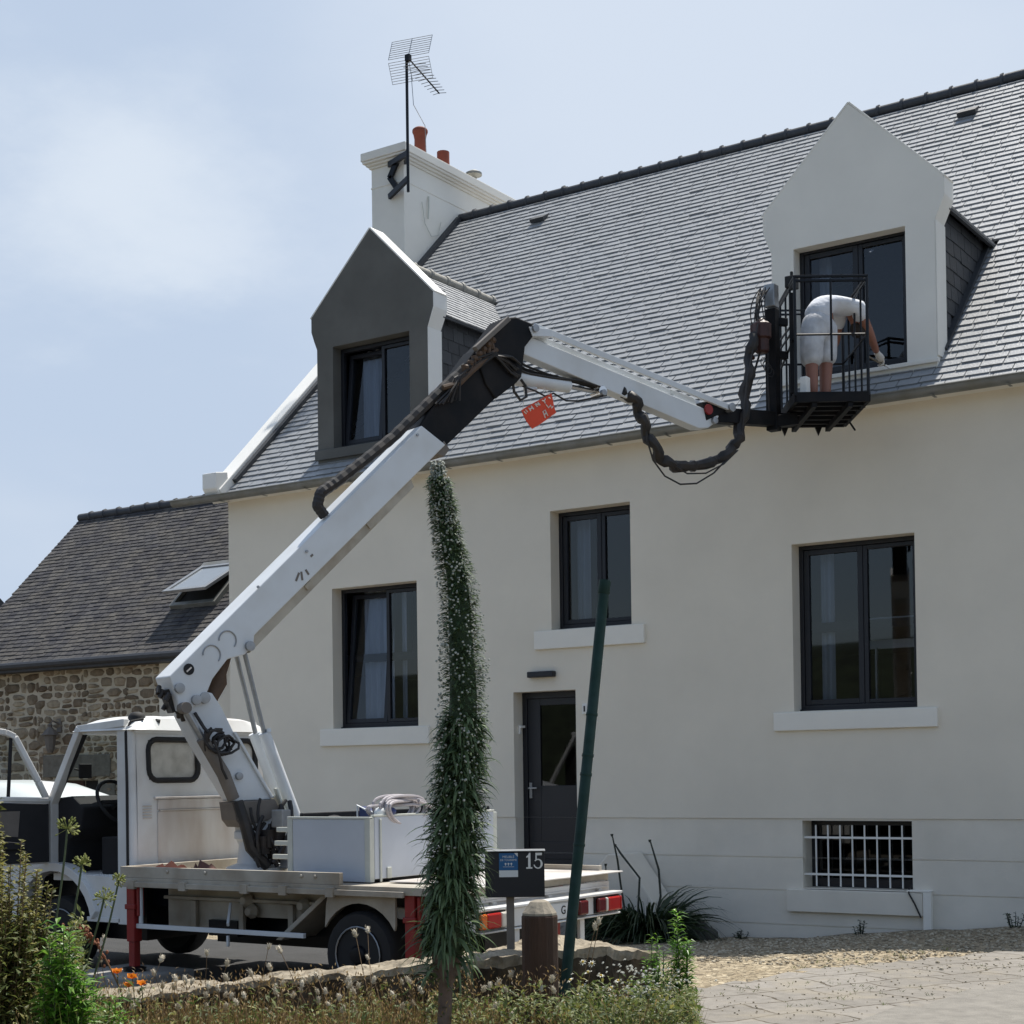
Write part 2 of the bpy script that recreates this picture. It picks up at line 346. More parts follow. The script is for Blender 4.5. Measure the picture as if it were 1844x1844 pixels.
# ------------------------------------------------------------------ mesh helpers
V = Vector
class MB:
    def __init__(self): self.v = []; self.f = []; self.m = []
    def add(self, vs, fs, mi=0):
        o = len(self.v)
        self.v.extend([tuple(p) for p in vs])
        for f in fs: self.f.append(tuple(i + o for i in f)); self.m.append(mi)
    def quad(self, a, b, c, d, mi=0): self.add((a, b, c, d), ((0, 1, 2, 3),), mi)
    def hexa(self, p, mi=0):
        self.add(p, ((0, 3, 2, 1), (4, 5, 6, 7), (0, 1, 5, 4), (1, 2, 6, 5), (2, 3, 7, 6), (3, 0, 4, 7)), mi)
    def box(self, x0, x1, y0, y1, z0, z1, mi=0):
        if x0 > x1: x0, x1 = x1, x0
        if y0 > y1: y0, y1 = y1, y0
        if z0 > z1: z0, z1 = z1, z0
        self.hexa([(x0, y0, z0), (x1, y0, z0), (x1, y1, z0), (x0, y1, z0), (x0, y0, z1), (x1, y0, z1), (x1, y1, z1), (x0, y1, z1)], mi)
    def bar(self, p, q, w, h, up=(0, 0, 1), mi=0):
        p, q, up = V(p), V(q), V(up)
        d = (q - p).normalized(); s = d.cross(up)
        if s.length < 1e-4: s = d.cross(V((1, 0, 0)))
        s.normalize(); u = s.cross(d).normalized()
        s *= w / 2; u *= h / 2
        self.hexa([p - s - u, p + s - u, q + s - u, q - s - u, p - s + u, p + s + u, q + s + u, q - s + u], mi)
    def tube(self, pts, r, n=8, cap=True, mi=0):
        pts = [V(p) for p in pts]; N = len(pts)
        rs = r if isinstance(r, (list, tuple)) else [r] * N
        ref = V((0.13, 0.21, 0.97)); vs = []
        prev = None
        for i in range(N):
            d = (pts[min(i + 1, N - 1)] - pts[max(i - 1, 0)])
            d = d.normalized() if d.length > 1e-9 else V((0, 0, 1))
            if prev is None:
                s = d.cross(ref)
                if s.length < 0.05: s = d.cross(V((1, 0, 0)))
            else:
                s = prev - d * prev.dot(d)
                if s.length < 1e-4: s = d.cross(ref)
            s.normalize(); prev = s; u = d.cross(s)
            for k in range(n):
                a = 2 * math.pi * k / n
                vs.append(pts[i] + (s * math.cos(a) + u * math.sin(a)) * rs[i])
        fs = [(i * n + k, i * n + (k + 1) % n, (i + 1) * n + (k + 1) % n, (i + 1) * n + k) for i in range(N - 1) for k in range(n)]
        if cap: fs += [tuple(reversed(range(n))), tuple((N - 1) * n + k for k in range(n))]
        self.add(vs, fs, mi)
    def prism(self, poly, vec, mi=0):
        poly = [V(p) for p in poly]; vec = V(vec); n = len(poly)
        nrm = V((0, 0, 0))
        for i in range(n): nrm += (poly[i] - poly[0]).cross(poly[(i + 1) % n] - poly[0])
        if nrm.dot(vec) > 0: poly = list(reversed(poly))
        vs = poly + [p + vec for p in poly]
        fs = [tuple(range(n)), tuple(reversed(range(n, 2 * n)))] + [(i, i + n, (i + 1) % n + n, (i + 1) % n) for i in range(n)]
        self.add(vs, fs, mi)
    def lathe(self, c, prof, n=16, axis=(0, 0, 1), mi=0):
        c = V(c); ax = V(axis).normalized(); s = ax.cross(V((0.2, 1, 0.1)))
        if s.length < 0.1: s = ax.cross(V((1, 0, 0)))
        s.normalize(); u = ax.cross(s); vs = []
        for r, z in prof:
            for k in range(n):
                a = 2 * math.pi * k / n
                vs.append(c + ax * z + (s * math.cos(a) + u * math.sin(a)) * max(r, 1e-4))
        N = len(prof)
        fs = [(i * n + k, i * n + (k + 1) % n, (i + 1) * n + (k + 1) % n, (i + 1) * n + k) for i in range(N - 1) for k in range(n)]
        fs += [tuple(reversed(range(n))), tuple((N - 1) * n + k for k in range(n))]
        self.add(vs, fs, mi)
    def ell(self, c, rx, ry, rz, n=10, m=7, mi=0):
        c = V(c); vs = []; fs = []
        for i in range(m + 1):
            t = math.pi * i / m
            for k in range(n):
                a = 2 * math.pi * k / n
                vs.append((c.x + rx * math.sin(t) * math.cos(a), c.y + ry * math.sin(t) * math.sin(a), c.z + rz * math.cos(t)))
        fs = [(i * n + k, (i + 1) * n + k, (i + 1) * n + (k + 1) % n, i * n + (k + 1) % n) for i in range(m) for k in range(n)]
        self.add(vs, fs, mi)
    def octa(self, c, r, mi=0):
        x, y, z = c
        self.add([(x + r, y, z), (x - r, y, z), (x, y + r, z), (x, y - r, z), (x, y, z + r), (x, y, z - r)],
                 [(0, 2, 4), (2, 1, 4), (1, 3, 4), (3, 0, 4), (2, 0, 5), (1, 2, 5), (3, 1, 5), (0, 3, 5)], mi)
    def blade(self, p, d, L, w, bend=0.3, segs=3, mi=0, side=None):
        """tapering strip: starts at p in direction d and droops"""
        p = V(p); d = V(d).normalized()
        s = V(side) if side is not None else d.cross(V((random.uniform(-1, 1), random.uniform(-1, 1), 0.2)))
        if s.length < 1e-3: s = V((1, 0, 0))
        s.normalize(); vs = []
        for i in range(segs + 1):
            t = i / segs
            ww = w * (1 - t) ** 0.7 * (0.6 + 0.4 * min(1, 4 * t)) if i < segs else w * 0.06
            vs += [p - s * ww / 2, p + s * ww / 2]
            p = p + d * (L / segs)
            d = (d + V((0, 0, -bend / segs))).normalized()
        self.add(vs, [(2 * i, 2 * i + 1, 2 * i + 3, 2 * i + 2) for i in range(segs)], mi)
    def leaf(self, p, d, L, w, bend=0.3, mi=0):
        p = V(p); d = V(d).normalized()
        s = d.cross(V((random.uniform(-0.5, 0.5), random.uniform(-0.5, 0.5), 1)))
        if s.length < 1e-3: s = V((1, 0, 0))
        s.normalize()
        m1 = p + d * L * 0.45 ; d2 = (d + V((0, 0, -bend))).normalized(); e = m1 + d2 * L * 0.55
        k = s.cross(d) * w * 0.18
        self.add([p, m1 - s * w / 2 + k, m1, m1 + s * w / 2 + k, e], [(0, 2, 1), (0, 3, 2), (1, 2, 4), (2, 3, 4)], mi)

ORG = {}
def tag(o, label=None, cat=None, group=None, kind=None):
    for k, q in (('label', label), ('category', cat), ('group', group), ('kind', kind)):
        if q: o[k] = q
def thing(name, label, cat, loc=(0, 0, 0), group=None):
    o = bpy.data.objects.new(name, None); COL.objects.link(o)
    o.location = loc; o.empty_display_size = 0.2
    ORG[o.name] = V(loc); tag(o, label, cat, group)
    return o
def mk(name, mb, mats, parent=None, loc=None, smooth=False, bevel=0.0, label=None):
    """one mesh object; vertices are given in world space and moved to the thing's base"""
    org = ORG[parent.name] if parent is not None else V(loc or (0, 0, 0))
    me = bpy.data.meshes.new(name)
    me.from_pydata([(p[0] - org.x, p[1] - org.y, p[2] - org.z) for p in mb.v], [], mb.f)
    mats = mats if isinstance(mats, (list, tuple)) else [mats]
    for q in mats: me.materials.append(MATS[q])
    if len(mats) > 1: me.polygons.foreach_set('material_index', mb.m)
    if smooth: me.polygons.foreach_set('use_smooth', [True] * len(me.polygons))
    me.update()
    o = bpy.data.objects.new(name, me); COL.objects.link(o)
    if parent is not None: o.parent = parent
    else: o.location = org
    ORG[o.name] = org
    if bevel:
        b = o.modifiers.new('bevel', 'BEVEL'); b.width = bevel; b.segments = 2; b.limit_method = 'ANGLE'; b.angle_limit = R_(35)
        b.harden_normals = False
    if smooth:
        try:
            e = o.modifiers.new('split', 'EDGE_SPLIT'); e.split_angle = R_(42)
        except Exception: pass
    if label: o['label'] = label
    return o
def solo(name, mb, mats, label, cat, loc, group=None, **k):
    o = mk(name, mb, mats, None, loc, **k); tag(o, label, cat, group); return o
def struct(name, mb, mats, loc=(0, 0, 0), **k):
    o = mk(name, mb, mats, None, loc, **k); o['kind'] = 'structure'; return o
def copy_tree(o, parent=None):
    c = o.copy(); COL.objects.link(c)
    if parent is not None: c.parent = parent
    for ch in o.children: copy_tree(ch, c)
    return c
def text_mesh(body, size):
    cu = bpy.data.curves.new('writing', 'FONT'); cu.body = body; cu.size = size; cu.align_x = 'CENTER'; cu.align_y = 'CENTER'; cu.extrude = size * 0.02
    t = bpy.data.objects.new('writing', cu); COL.objects.link(t)
    bpy.context.view_layer.update()
    me = bpy.data.meshes.new_from_object(t)
    bpy.data.objects.remove(t); bpy.data.curves.remove(cu)
    return [v.co.copy() for v in me.vertices], [tuple(p.vertices) for p in me.polygons]
def put_text(mb, body, size, c, ux, uy, mi=0):
    vs, fs = text_mesh(body, size); c, ux, uy = V(c), V(ux), V(uy); uz = ux.cross(uy)
    mb.add([c + ux * p.x + uy * p.y + uz * p.z for p in vs], fs, mi)
def rrect(u0, u1, w0, w1, r, n=4):
    pts = []
    for cu_, cw_, a0 in ((u1 - r, w1 - r, 0), (u0 + r, w1 - r, 90), (u0 + r, w0 + r, 180), (u1 - r, w0 + r, 270)):
        for i in range(n + 1):
            a = R_(a0 + 90 * i / n); pts.append((cu_ + r * math.cos(a), cw_ + r * math.sin(a)))
    return pts
# ------------------------------------------------------------------ ground
BX = [(-40, -0.55), (-16, -0.50), (-9.4, -0.39), (-8.4, -0.33), (-7.3, -0.28), (-6.1, -0.15), (-4.8, -0.05), (-2, 0.05), (20, 0.1)]
def base_z(x):
    if x <= BX[0][0]: return BX[0][1]
    for (a, p), (b, q) in zip(BX, BX[1:]):
        if x <= b: return p + (q - p) * (x - a) / (b - a)
    return BX[-1][1]
def gz(x, y):
    s = max(0.0, min(1.0, (y + 6.0) / 6.0)); s = s * s * (3 - 2 * s)
    return base_z(x) * s
def terrain(x0, x1, y0, y1, st, dz=0.0, inside=None, rough=0.0):
    mb = MB(); nx = int((x1 - x0) / st) + 1; ny = int((y1 - y0) / st) + 1
    for j in range(ny + 1):
        for i in range(nx + 1):
            x, y = x0 + (x1 - x0) * i / nx, y0 + (y1 - y0) * j / ny
            z = gz(x, y) + dz
            if rough: z += rough * noise.fractal(V((x * 2.3, y * 2.3, 0)), 1.0, 2.0, 4)
            mb.v.append((x, y, z))
    for j in range(ny):
        for i in range(nx):
            a = j * (nx + 1) + i
            cx, cy = x0 + (x1 - x0) * (i + 0.5) / nx, y0 + (y1 - y0) * (j + 0.5) / ny
            if inside and not inside(cx, cy): continue
            mb.f.append((a, a + 1, a + nx + 2, a + nx + 1)); mb.m.append(0)
    return mb
g = MB()
xs = [-900, -300, -100, -60] + [-40 + 0.8 * i for i in range(76)] + [60, 100, 300, 900]
ys = [-900, -300, -100, -50] + [-26 + 0.8 * i for i in range(51)] + [30, 60, 100, 300, 900]
for y in ys:
    for x in xs: g.v.append((x, y, gz(x, y) - 0.02))
for j in range(len(ys) - 1):
    for i in range(len(xs) - 1):
        a = j * len(xs) + i
        g.f.append((a, a + 1, a + len(xs) + 1, a + len(xs))); g.m.append(0)
struct('ground', g, 'earth', smooth=True)
hl = MB(); n = 60
for i in range(n + 1):
    x = -90 + 180 * i / n
    for k, (y, z) in enumerate(((-34, -.3), (-38, 3.0), (-44, 6.0), (-60, 8.0), (-90, 0))): hl.v.append((x, y, max(-.3, z * (1 + .5 * noise.noise(V((x * .06, y * .05, 3)))) + .8 * noise.noise(V((x * .4, k * 3.1, 1))))))
hl.f = [(i * 5 + k, i * 5 + k + 1, (i + 1) * 5 + k + 1, (i + 1) * 5 + k) for i in range(n) for k in range(4)]; hl.m = [0] * len(hl.f)
struct('reflection_mound', hl, 'mound_green', smooth=True)  # unseen green mound, added to darken the lower window reflections
struct('shaded_yard', terrain(-14, -6.2, -9.9, -4.6, 0.2, 0.03, lambda x, y: y < -5.2 + .5 * noise.noise(V((x, 0, 1))) and x < -6.9 + .5 * noise.noise(V((0, y * 1.5, 1))), 0.006), 'asphalt_shaded', smooth=True)  # dark sheet stands for the shade under and around the truck
struct('gravel_yard', terrain(-15, 1, -9.6, -0.02, 0.16, 0.0, rough=0.018), 'gravel', smooth=True)
def edge_left(y):            # left border of the flagged path
    pts = [(-9.5, -4.75), (-8, -5.15), (-6.4, -5.36), (-4.84, -5.07), (-3.66, -4.48), (-2.6, -4.0), (-1.2, -2.6), (0, 0)]
    for (a, p), (b, q) in zip(pts, pts[1:]):
        if a <= y <= b: return p + (q - p) * (y - a) / (b - a)
    return 99
struct('paved_path', terrain(-6, 0.5, -10.5, -1.6, 0.12, 0.028,
       lambda x, y: x > edge_left(y) + 0.14 * noise.noise(V((x * 3, y * 3, 4))) and x < -3.1 + 0.16 * (y + 6.7) + .05 * noise.noise(V((x, y * 2.5, 9))), 0.004), 'paving', smooth=True)
struct('road', terrain(-3.9, 6, -16, -0.5, 0.15, 0.040, lambda x, y: x > -3.7 + 0.16 * (y + 6.7) and x < 6, 0.004), 'asphalt', smooth=True)

# ------------------------------------------------------------------ house
def cells(lo, hi, cuts):
    c = sorted(set([lo, hi] + [q for q in cuts if lo < q < hi])); return list(zip(c, c[1:]))
def wall_holes(mb, x0, x1, z0, z1, holes, P, mi=0):
    """flat wall with openings; P maps (x, z) to space"""
    for a, b in cells(x0, x1, [q for h in holes for q in h[:2]]):
        for c, d in cells(z0, z1, [q for h in holes for q in h[2:]]):
            mx, mz = (a + b) / 2, (c + d) / 2
            if any(h[0] < mx < h[1] and h[2] < mz < h[3] for h in holes): continue
            mb.quad(P(a, c), P(b, c), P(b, d), P(a, d), mi)
def reveals(mb, h, ya, yb, mi=0):
    x0, x1, z0, z1 = h
    mb.quad((x0, ya, z0), (x0, ya, z1), (x0, yb, z1), (x0, yb, z0), mi)
    mb.quad((x1, ya, z1), (x1, ya, z0), (x1, yb, z0), (x1, yb, z1), mi)
    mb.quad((x0, ya, z1), (x1, ya, z1), (x1, yb, z1), (x0, yb, z1), mi)
    mb.quad((x1, ya, z0), (x0, ya, z0), (x0, yb, z0), (x1, yb, z0), mi)

house = thing('house', 'long cream rendered house with slate roof and two gabled dormers', 'house', (-8, 0, -0.3))
XL, XR = -16.13, 1.2
WA = (-14.19, -12.72, 2.27, 4.20); WB = (-10.61, -9.46, 3.41, 4.90); WC = (-7.36, -5.92, 2.28, 4.18)
DO = (-11.20, -10.27, 0.45, 2.65); CE = (-7.29, -6.01, 0.28, 1.04)
holes = [WA, WB, WC, DO, CE]
w = MB()
P0 = lambda x, z: (x, 0.0, z)
wall_holes(w, XL, XR, 1.065, 5.72, holes, P0)
for h in (WA, WB, WC): reveals(w, h, 0.0, 0.30)
for h in (DO, CE): reveals(w, h, 0.014, 0.34)
reveals(w, (DO[0], DO[1], 1.065, DO[3]), 0.0, 0.014)
w.quad((XL, 0, 1.065), (XL, 0.03, 1.065), (XR, 0.03, 1.065), (XR, 0, 1.065))
w.quad((XL, 11.4, -0.8), (XL, 0, -0.8), (XL, 0, 5.72), (XL, 11.4, 5.72))
w.quad((XL, 11.4, 5.72), (XL, 0, 5.72), (XL, 5.67, 11.2), (XL, 5.68, 11.2))
w.quad((XR, 0, -0.8), (XR, 11.4, -0.8), (XR, 11.4, 5.72), (XR, 0, 5.72))
w.quad((XR, 0, 5.72), (XR, 11.4, 5.72), (XR, 5.68, 11.2), (XR, 5.67, 11.2))
w.quad((XR, 11.4, -0.8), (XL, 11.4, -0.8), (XL, 11.4, 5.72), (XR, 11.4, 5.72))
mk('wall', w, 'render_beige', house)
pb = MB()
bands = [(0.625, 1.063), (0.25, 0.613), (-0.14, 0.238), (-0.8, -0.152)]
for a, b in bands:
    wall_holes(pb, XL, XR, a, b, holes, lambda x, z: (x, 0.014, z))
    pb.quad((XL, 0.014, b), (XR, 0.014, b), (XR, 0.03, b), (XL, 0.03, b))
    pb.quad((XL, 0.03, a), (XR, 0.03, a), (XR, 0.014, a), (XL, 0.014, a))
for a, b in ((0.613, 0.625), (0.238, 0.25), (-0.152, -0.14)):
    wall_holes(pb, XL, XR, a, b, holes, lambda x, z: (x, 0.026, z))
mk('plinth', pb, 'render_plinth', house)
rm = MB()
rm.box(XL + .1, XR - .1, 4.2, 4.3, -0.7, 5.6)
rm.box(XL + .1, XR - .1, 0.36, 4.2, 3.2, 3.3) ; rm.box(XL + .1, XR - .1, 0.36, 4.2, 1.2, 1.3) ; rm.box(XL + .1, XR - .1, 0.36, 11, 5.5, 5.6)
mk('inner_wall', rm, 'dark_room', house)

def window(parent, h, yf, tilt=False, curtains=(), name='window', pane='pane', split=0.5):
    x0, x1, z0, z1 = h; fw = 0.05
    f = MB()
    f.box(x0, x0 + fw, yf, yf + .07, z0, z1); f.box(x1 - fw, x1, yf, yf + .07, z0, z1)
    f.box(x0 + fw, x1 - fw, yf, yf + .07, z0, z0 + fw + .02); f.box(x0 + fw, x1 - fw, yf, yf + .07, z1 - fw, z1)
    f.box(x0 - .0, x1, yf - .035, yf - .002, z0, z0 + .025)
    fr = mk(name, f, 'anthracite', parent, bevel=0.004)
    xm = x0 + (x1 - x0) * split
    for k, (a, b) in enumerate(((x0 + fw, xm + .01), (xm - .01, x1 - fw))):
        za, zb = z0 + fw + .02, z1 - fw; sw = 0.062 if k == 0 else 0.05
        y0, y1 = (yf + .012, yf + .062) if k == 0 else (yf + .02, yf + .07)
        a2, b2 = (a + .004, b + .03) if k == 0 else (b * 0 + xm + .042, b - .004)
        s, p = MB(), MB()
        s.box(a2, a2 + sw, y0, y1, za + .004, zb - .004); s.box(b2 - sw, b2, y0, y1, za + .004, zb - .004)
        s.box(a2 + sw, b2 - sw, y0, y1, za + .004, za + sw); s.box(a2 + sw, b2 - sw, y0, y1, zb - sw, zb - .004)
        p.quad((a2 + sw, y0 + .03, za + sw), (b2 - sw, y0 + .03, za + sw), (b2 - sw, y0 + .03, zb - sw), (a2 + sw, y0 + .03, zb - sw))
        if tilt and k == 0:
            t = R_(5.5)
            for mbx in (s, p):
                mbx.v = [(q[0], y0 + (q[1] - y0) * math.cos(t) + (q[2] - za) * math.sin(t), za + (q[2] - za) * math.cos(t) - (q[1] - y0) * math.sin(t)) for q in mbx.v]
        mk('sash', s, 'anthracite', fr, bevel=0.004)
        mk('pane', p, pane, fr)
    if curtains:
        c = MB()
        for a, b in curtains:
            n = 14
            for i in range(n):
                u0, u1 = a + (b - a) * i / n, a + (b - a) * (i + 1) / n
                yy = lambda q: yf + .30 + .03 * math.sin((q - a) * 42)
                c.quad((u0, yy(u0), z0 + .06), (u1, yy(u1), z0 + .06), (u1, yy(u1), z1), (u0, yy(u0), z1))
        mk('curtain', c, 'curtain', fr, smooth=True)
    return fr
def sill(parent, x0, x1, z0, z1, m='render_pale'):
    s = MB(); s.box(x0, x1, -0.045, 0.10, z0, z1)
    return mk('sill', s, m, parent, bevel=0.008)
fr = window(house, WA, 0.20, True, [(-14.02, -13.52), (-13.36, -13.26)]); sill(fr, -14.40, -12.52, 2.03, 2.262)
fr = window(house, WB, 0.20, False, [(-10.52, -10.34)]); sill(fr, -10.85, -9.27, 3.17, 3.40)
fr = window(house, WC, 0.20, False, [(-7.22, -7.06)]); sill(fr, -7.60, -5.69, 2.06, 2.27)
st = MB(); st.box(-6.78, -6.72, 0.6, 0.64, 2.3, 3.05); st.box(-6.62, -6.60, 0.6, 0.64, 2.3, 3.0); st.box(-6.8, -6.2, 0.8, 0.84, 3.3, 3.36); st.box(-6.8, -6.2, 0.8, 0.84, 3.0, 3.1)
mk('window_stay', st, 'render_pale', fr)

# door
dm = MB(); x0, x1, z0, z1 = DO; y = 0.20
dm.box(x0, x0 + .07, y, y + .08, z0, z1); dm.box(x1 - .07, x1, y, y + .08, z0, z1); dm.box(x0 + .07, x1 - .07, y, y + .08, z1 - .08, z1)
dm.box(x0 + .07, x0 + .26, y + .02, y + .07, z0, z1 - .08); dm.box(x1 - .13, x1 - .07, y + .02, y + .07, z0, z1 - .08)
dm.box(x0 + .26, x1 - .13, y + .02, y + .07, z0, 1.46); dm.box(x0 + .26, x1 - .13, y + .02, y + .07, z1 - .17, z1 - .08)
dm.box(x0 + .10, x1 - .10, y + .01, y + .02, z0 + .08, z0 + .3)
door = mk('door', dm, 'anthracite', house, bevel=0.005)
p = MB(); p.quad((x0 + .26, y + .04, 1.46), (x1 - .13, y + .04, 1.46), (x1 - .13, y + .04, z1 - .17), (x0 + .26, y + .04, z1 - .17))
mk('pane', p, 'pane_dark', door)
p = MB(); p.box(x0 + .11, x0 + .13, y - .05, y + .02, 1.42, 1.44); p.box(x0 + .11, x0 + .24, y - .06, y - .04, 1.42, 1.44); p.box(x0 + .09, x0 + .13, y + .005, y + .02, 1.3, 1.5)
mk('handle', p, 'steel_grey', door, bevel=0.004)
p = MB(); p.box(x0 + .005, x0 + .05, 0.10, 0.19, 2.20, 2.23); p.box(x0 + .005, x0 + .03, 0.10, 0.13, 2.12, 2.20)
mk('latch', p, 'paint_white', door)
p = MB(); p.box(-10.935, -10.55, -0.09, 0.0, 2.82, 2.895)
mk('wall_lamp', p, 'anthracite', house, bevel=0.012)
p = MB(); p.box(-10.165, -10.095, -0.025, 0.0, 2.34, 2.47); pl = mk('bell_plate', p, 'paint_white', house, bevel=0.004)
p = MB(); p.box(-10.14, -10.12, -0.031, -0.026, 2.37, 2.44); mk('bell_button', p, 'anthracite', pl)
# cellar window
cf = MB(); x0, x1, z0, z1 = CE
cf.box(x0, x0 + .07, .27, .33, z0, z1); cf.box(x1 - .07, x1, .27, .33, z0, z1); cf.box(x0 + .07, x1 - .07, .27, .33, z1 - .06, z1); cf.box(x0 + .07, x1 - .07, .27, .33, z0, z0 + .10)
cel = mk('cellar_window', cf, 'anthracite', house, bevel=0.004)
p = MB(); p.quad((x0 + .07, .30, z0 + .1), (x1 - .07, .30, z0 + .1), (x1 - .07, .30, z1 - .06), (x0 + .07, .30, z1 - .06)); mk('pane', p, 'pane_dark', cel)
gr = MB()
for i in range(8):
    xx = x0 + .14 + i * .144
    gr.tube([(xx, .07, z0 + .02), (xx, .07, z1 - .05)], .0095, 6)
for zz_ in (z0 + .155, z1 - .19): gr.box(x0, x1, .058, .066, zz_ - .012, zz_ + .012)
mk('grille', gr, 'paint_white', cel)
p = MB(); p.box(-7.47, -5.885, -0.05, 0.014, 0.012, 0.265); p.box(-7.29, -6.01, 0.014, .27, 0.255, 0.279); mk('sill', p, 'render_plinth', cel, bevel=0.008)
p = MB(); p.box(-5.88, -5.79, -0.055, 0.014, -0.2, 0.285); p.box(-6.06, -5.79, -.055, .014, .27, .295); mk('pipe_casing', p, 'render_pale', house, bevel=0.006)
p = MB(); p.tube([(-6.03, .03, .34), (-6.04, -.03, .30), (-6.03, -.065, .26), (-5.97, -.06, .15), (-5.90, -.06, .0)], .009, 6); mk('cable', p, 'black_hose', house)
# roof
TH = math.atan(0.962); vS = V((0, math.cos(TH), math.sin(TH))); nS = V((0, -math.sin(TH), math.cos(TH)))
DX = (-13.53, -6.63)
def in_dormer(p):
    for xc in DX:
        dx = abs(p.x - xc)
        if p.y > 0.16 and ((dx < 0.80 and p.z < 8.76 - .942 * dx) or (dx < 1.02 and p.z < 8.72 - .942 * dx and p.z > 7.7)): return True
    return False
def slates(mb, O, u, v, n, W, H, ex, sw, keep, th=0.0145, jit=1.0, deck=True):
    O, u, v, n = V(O), V(u), V(v), V(n); rows = int(H / ex)
    for i in range(rows + 1):
        off = (sw / 2 if i % 2 else 0) + random.uniform(-.03, .03) * jit; x = -sw + off
        while x < W:
            w_ = sw * random.uniform(0.94, 1.06); a, b = max(x, 0) + .0045, min(x + w_, W) - .0045; x += w_
            if b - a < 0.03: continue
            c = O + u * ((a + b) / 2) + v * (i * ex + ex * .5)
            if not keep(c): continue
            j0 = random.uniform(-.007, .007) * jit; j1 = j0 + random.uniform(-.006, .006) * jit; lf = th * random.uniform(0.85, 1.3 + .5 * (random.random() < .06))
            top = min((i + 1.12) * ex, H + .02)
            A = O + u * a + v * (i * ex + j0); B = O + u * b + v * (i * ex + j1); Cc = O + u * b + v * top; D = O + u * a + v * top
            hl = n * (lf + th * .6); hu = n * (th * .35)
            mb.add([A + hl, B + hl, Cc + hu, D + hu, A - n * .004, B - n * .004], [(0, 1, 2, 3), (4, 5, 1, 0), (4, 0, 3), (5, 2, 1)])
            if deck: 
                q = n * .012; mb.add([O + u * (a - .01) + v * (i * ex - .01) - q, O + u * (b + .01) + v * (i * ex - .01) - q, O + u * (b + .01) + v * ((i + 1) * ex) - q, O + u * (a - .01) + v * ((i + 1) * ex) - q], [(0, 1, 2, 3)], 1)
rf = MB()
slates(rf, (-15.99, -0.2, 5.663), (1, 0, 0), vS, nS, 17.3, 8.02, 0.1395, 0.255, lambda p: not in_dormer(p))
rf.quad((XR + .1, 5.67, 11.30), (XL, 5.67, 11.30), (XL, 11.6, 5.6), (XR + .1, 11.6, 5.6))
roof = mk('roof', rf, ['slate', 'slate_dark'], house)
def ridge_tiles(mb, p, q, r, L, lip=1.22):
    p, q = V(p), V(q); d = (q - p); n = int(d.length / L); d = d / n
    for i in range(n):
        a = p + d * i; jz = V((0, 0, random.uniform(-.006, .006)))
        mb.tube([a + jz, a + d * .78 + jz, a + d * .80 + jz, a + d * .90 + jz, a + d * .93 + jz, a + d * 1.04 + jz], [r, r, r * lip, r * (lip + .1), r * 1.05, r], 10)
rt = MB(); ridge_tiles(rt, (-15.98, 5.68, 11.33), (1.2, 5.68, 11.33), 0.085, 0.36)
mk('ridge_tiles', rt, 'ridge_dark', roof, smooth=True)
for xx, yy in ((-13.9, 5.02), (-6.82, 5.04)):
    rv = MB(); c = V((xx, yy, 5.855 + .962 * yy)) + nS * .03
    u = V((1, 0, 0)) * .13; v = vS * .11
    rv.hexa([c - u - v, c + u - v, c + u + v, c - u + v, c - u - v + nS * .07, c + u - v + nS * .07, c + u + v + nS * .015, c - u + v + nS * .015])
    mk('roof_vent', rv, 'slate_dark', roof)
rv = MB(); a, b = V((-15.99, 0, 5.855)), V((-15.99, 4.05, 5.855 + .962 * 4.05))
rv.bar(a + nS * .05 + V((.03, 0, 0)), b + nS * .05 + V((.03, 0, 0)), .07, .06, nS); rv.bar(b + nS * .05 + V((.03, 0, 0)), V((-15.96, 5.62, 11.27)) + nS * .05, .10, .07, nS)
mk('verge_flashing', rv, 'slate_dark', roof)
gt = MB(); n = 8
pts = []
for i in range(2):
    X = -16.95 if i == 0 else 1.3
    for k in range(n + 1):
        a = math.pi + math.pi * k / n; pts.append((X, -0.285 + .075 * math.cos(a), 5.655 + .085 * math.sin(a)))
gt.add(pts, [(k, k + 1, n + 1 + k + 1, n + 1 + k) for k in range(n)])
gt.tube([(-16.95, -.362, 5.658), (1.3, -.362, 5.658)], .012, 6)
gt.tube([(-16.95, -.21, 5.655), (1.3, -.21, 5.655)], .008, 6)
gt.prism(pts[:n + 1], (.004, 0, 0))
for i in range(22): gt.box(-16 + i * .8, -15.97 + i * .8, -.366, -.20, 5.566, 5.57)
mk('gutter', gt, 'zinc', house, smooth=True)
fs = MB(); fs.box(XL, XR, -0.20, -0.0, 5.60, 5.64); mk('soffit', fs, 'render_pale', house)
cp = MB()
a, b = V((0, -0.22, 5.64)), V((0, 4.085, 5.855 + .962 * 4.085))
cp.prism([V((-16.28, a.y, a.z)) - nS * .10, V((-16.28, a.y, a.z)) + nS * .13, V((-16.28, b.y, b.z)) + nS * .13, V((-16.28, b.y, b.z)) - nS * .10], (.28, 0, 0))
b2 = V((0, 5.67, 11.30)); b3 = V((0, 11.5, 5.7))
cp.prism([V((-16.36, b2.y, b2.z - .1)), V((-16.36, b2.y, b2.z + .15)), V((-16.36, b3.y, b3.z + .15)), V((-16.36, b3.y, b3.z - .1))], (.36, 0, 0))
cp.prism([(-16.29, -.30, 5.68), (-16.29, -.36, 5.76), (-16.29, -.36, 5.98), (-16.29, -.12, 6.02), (-16.29, -.05, 5.6), (-16.29, -.22, 5.6)], (.27, 0, 0))
mk('gable_coping', cp, 'paint_white', house, bevel=0.012)
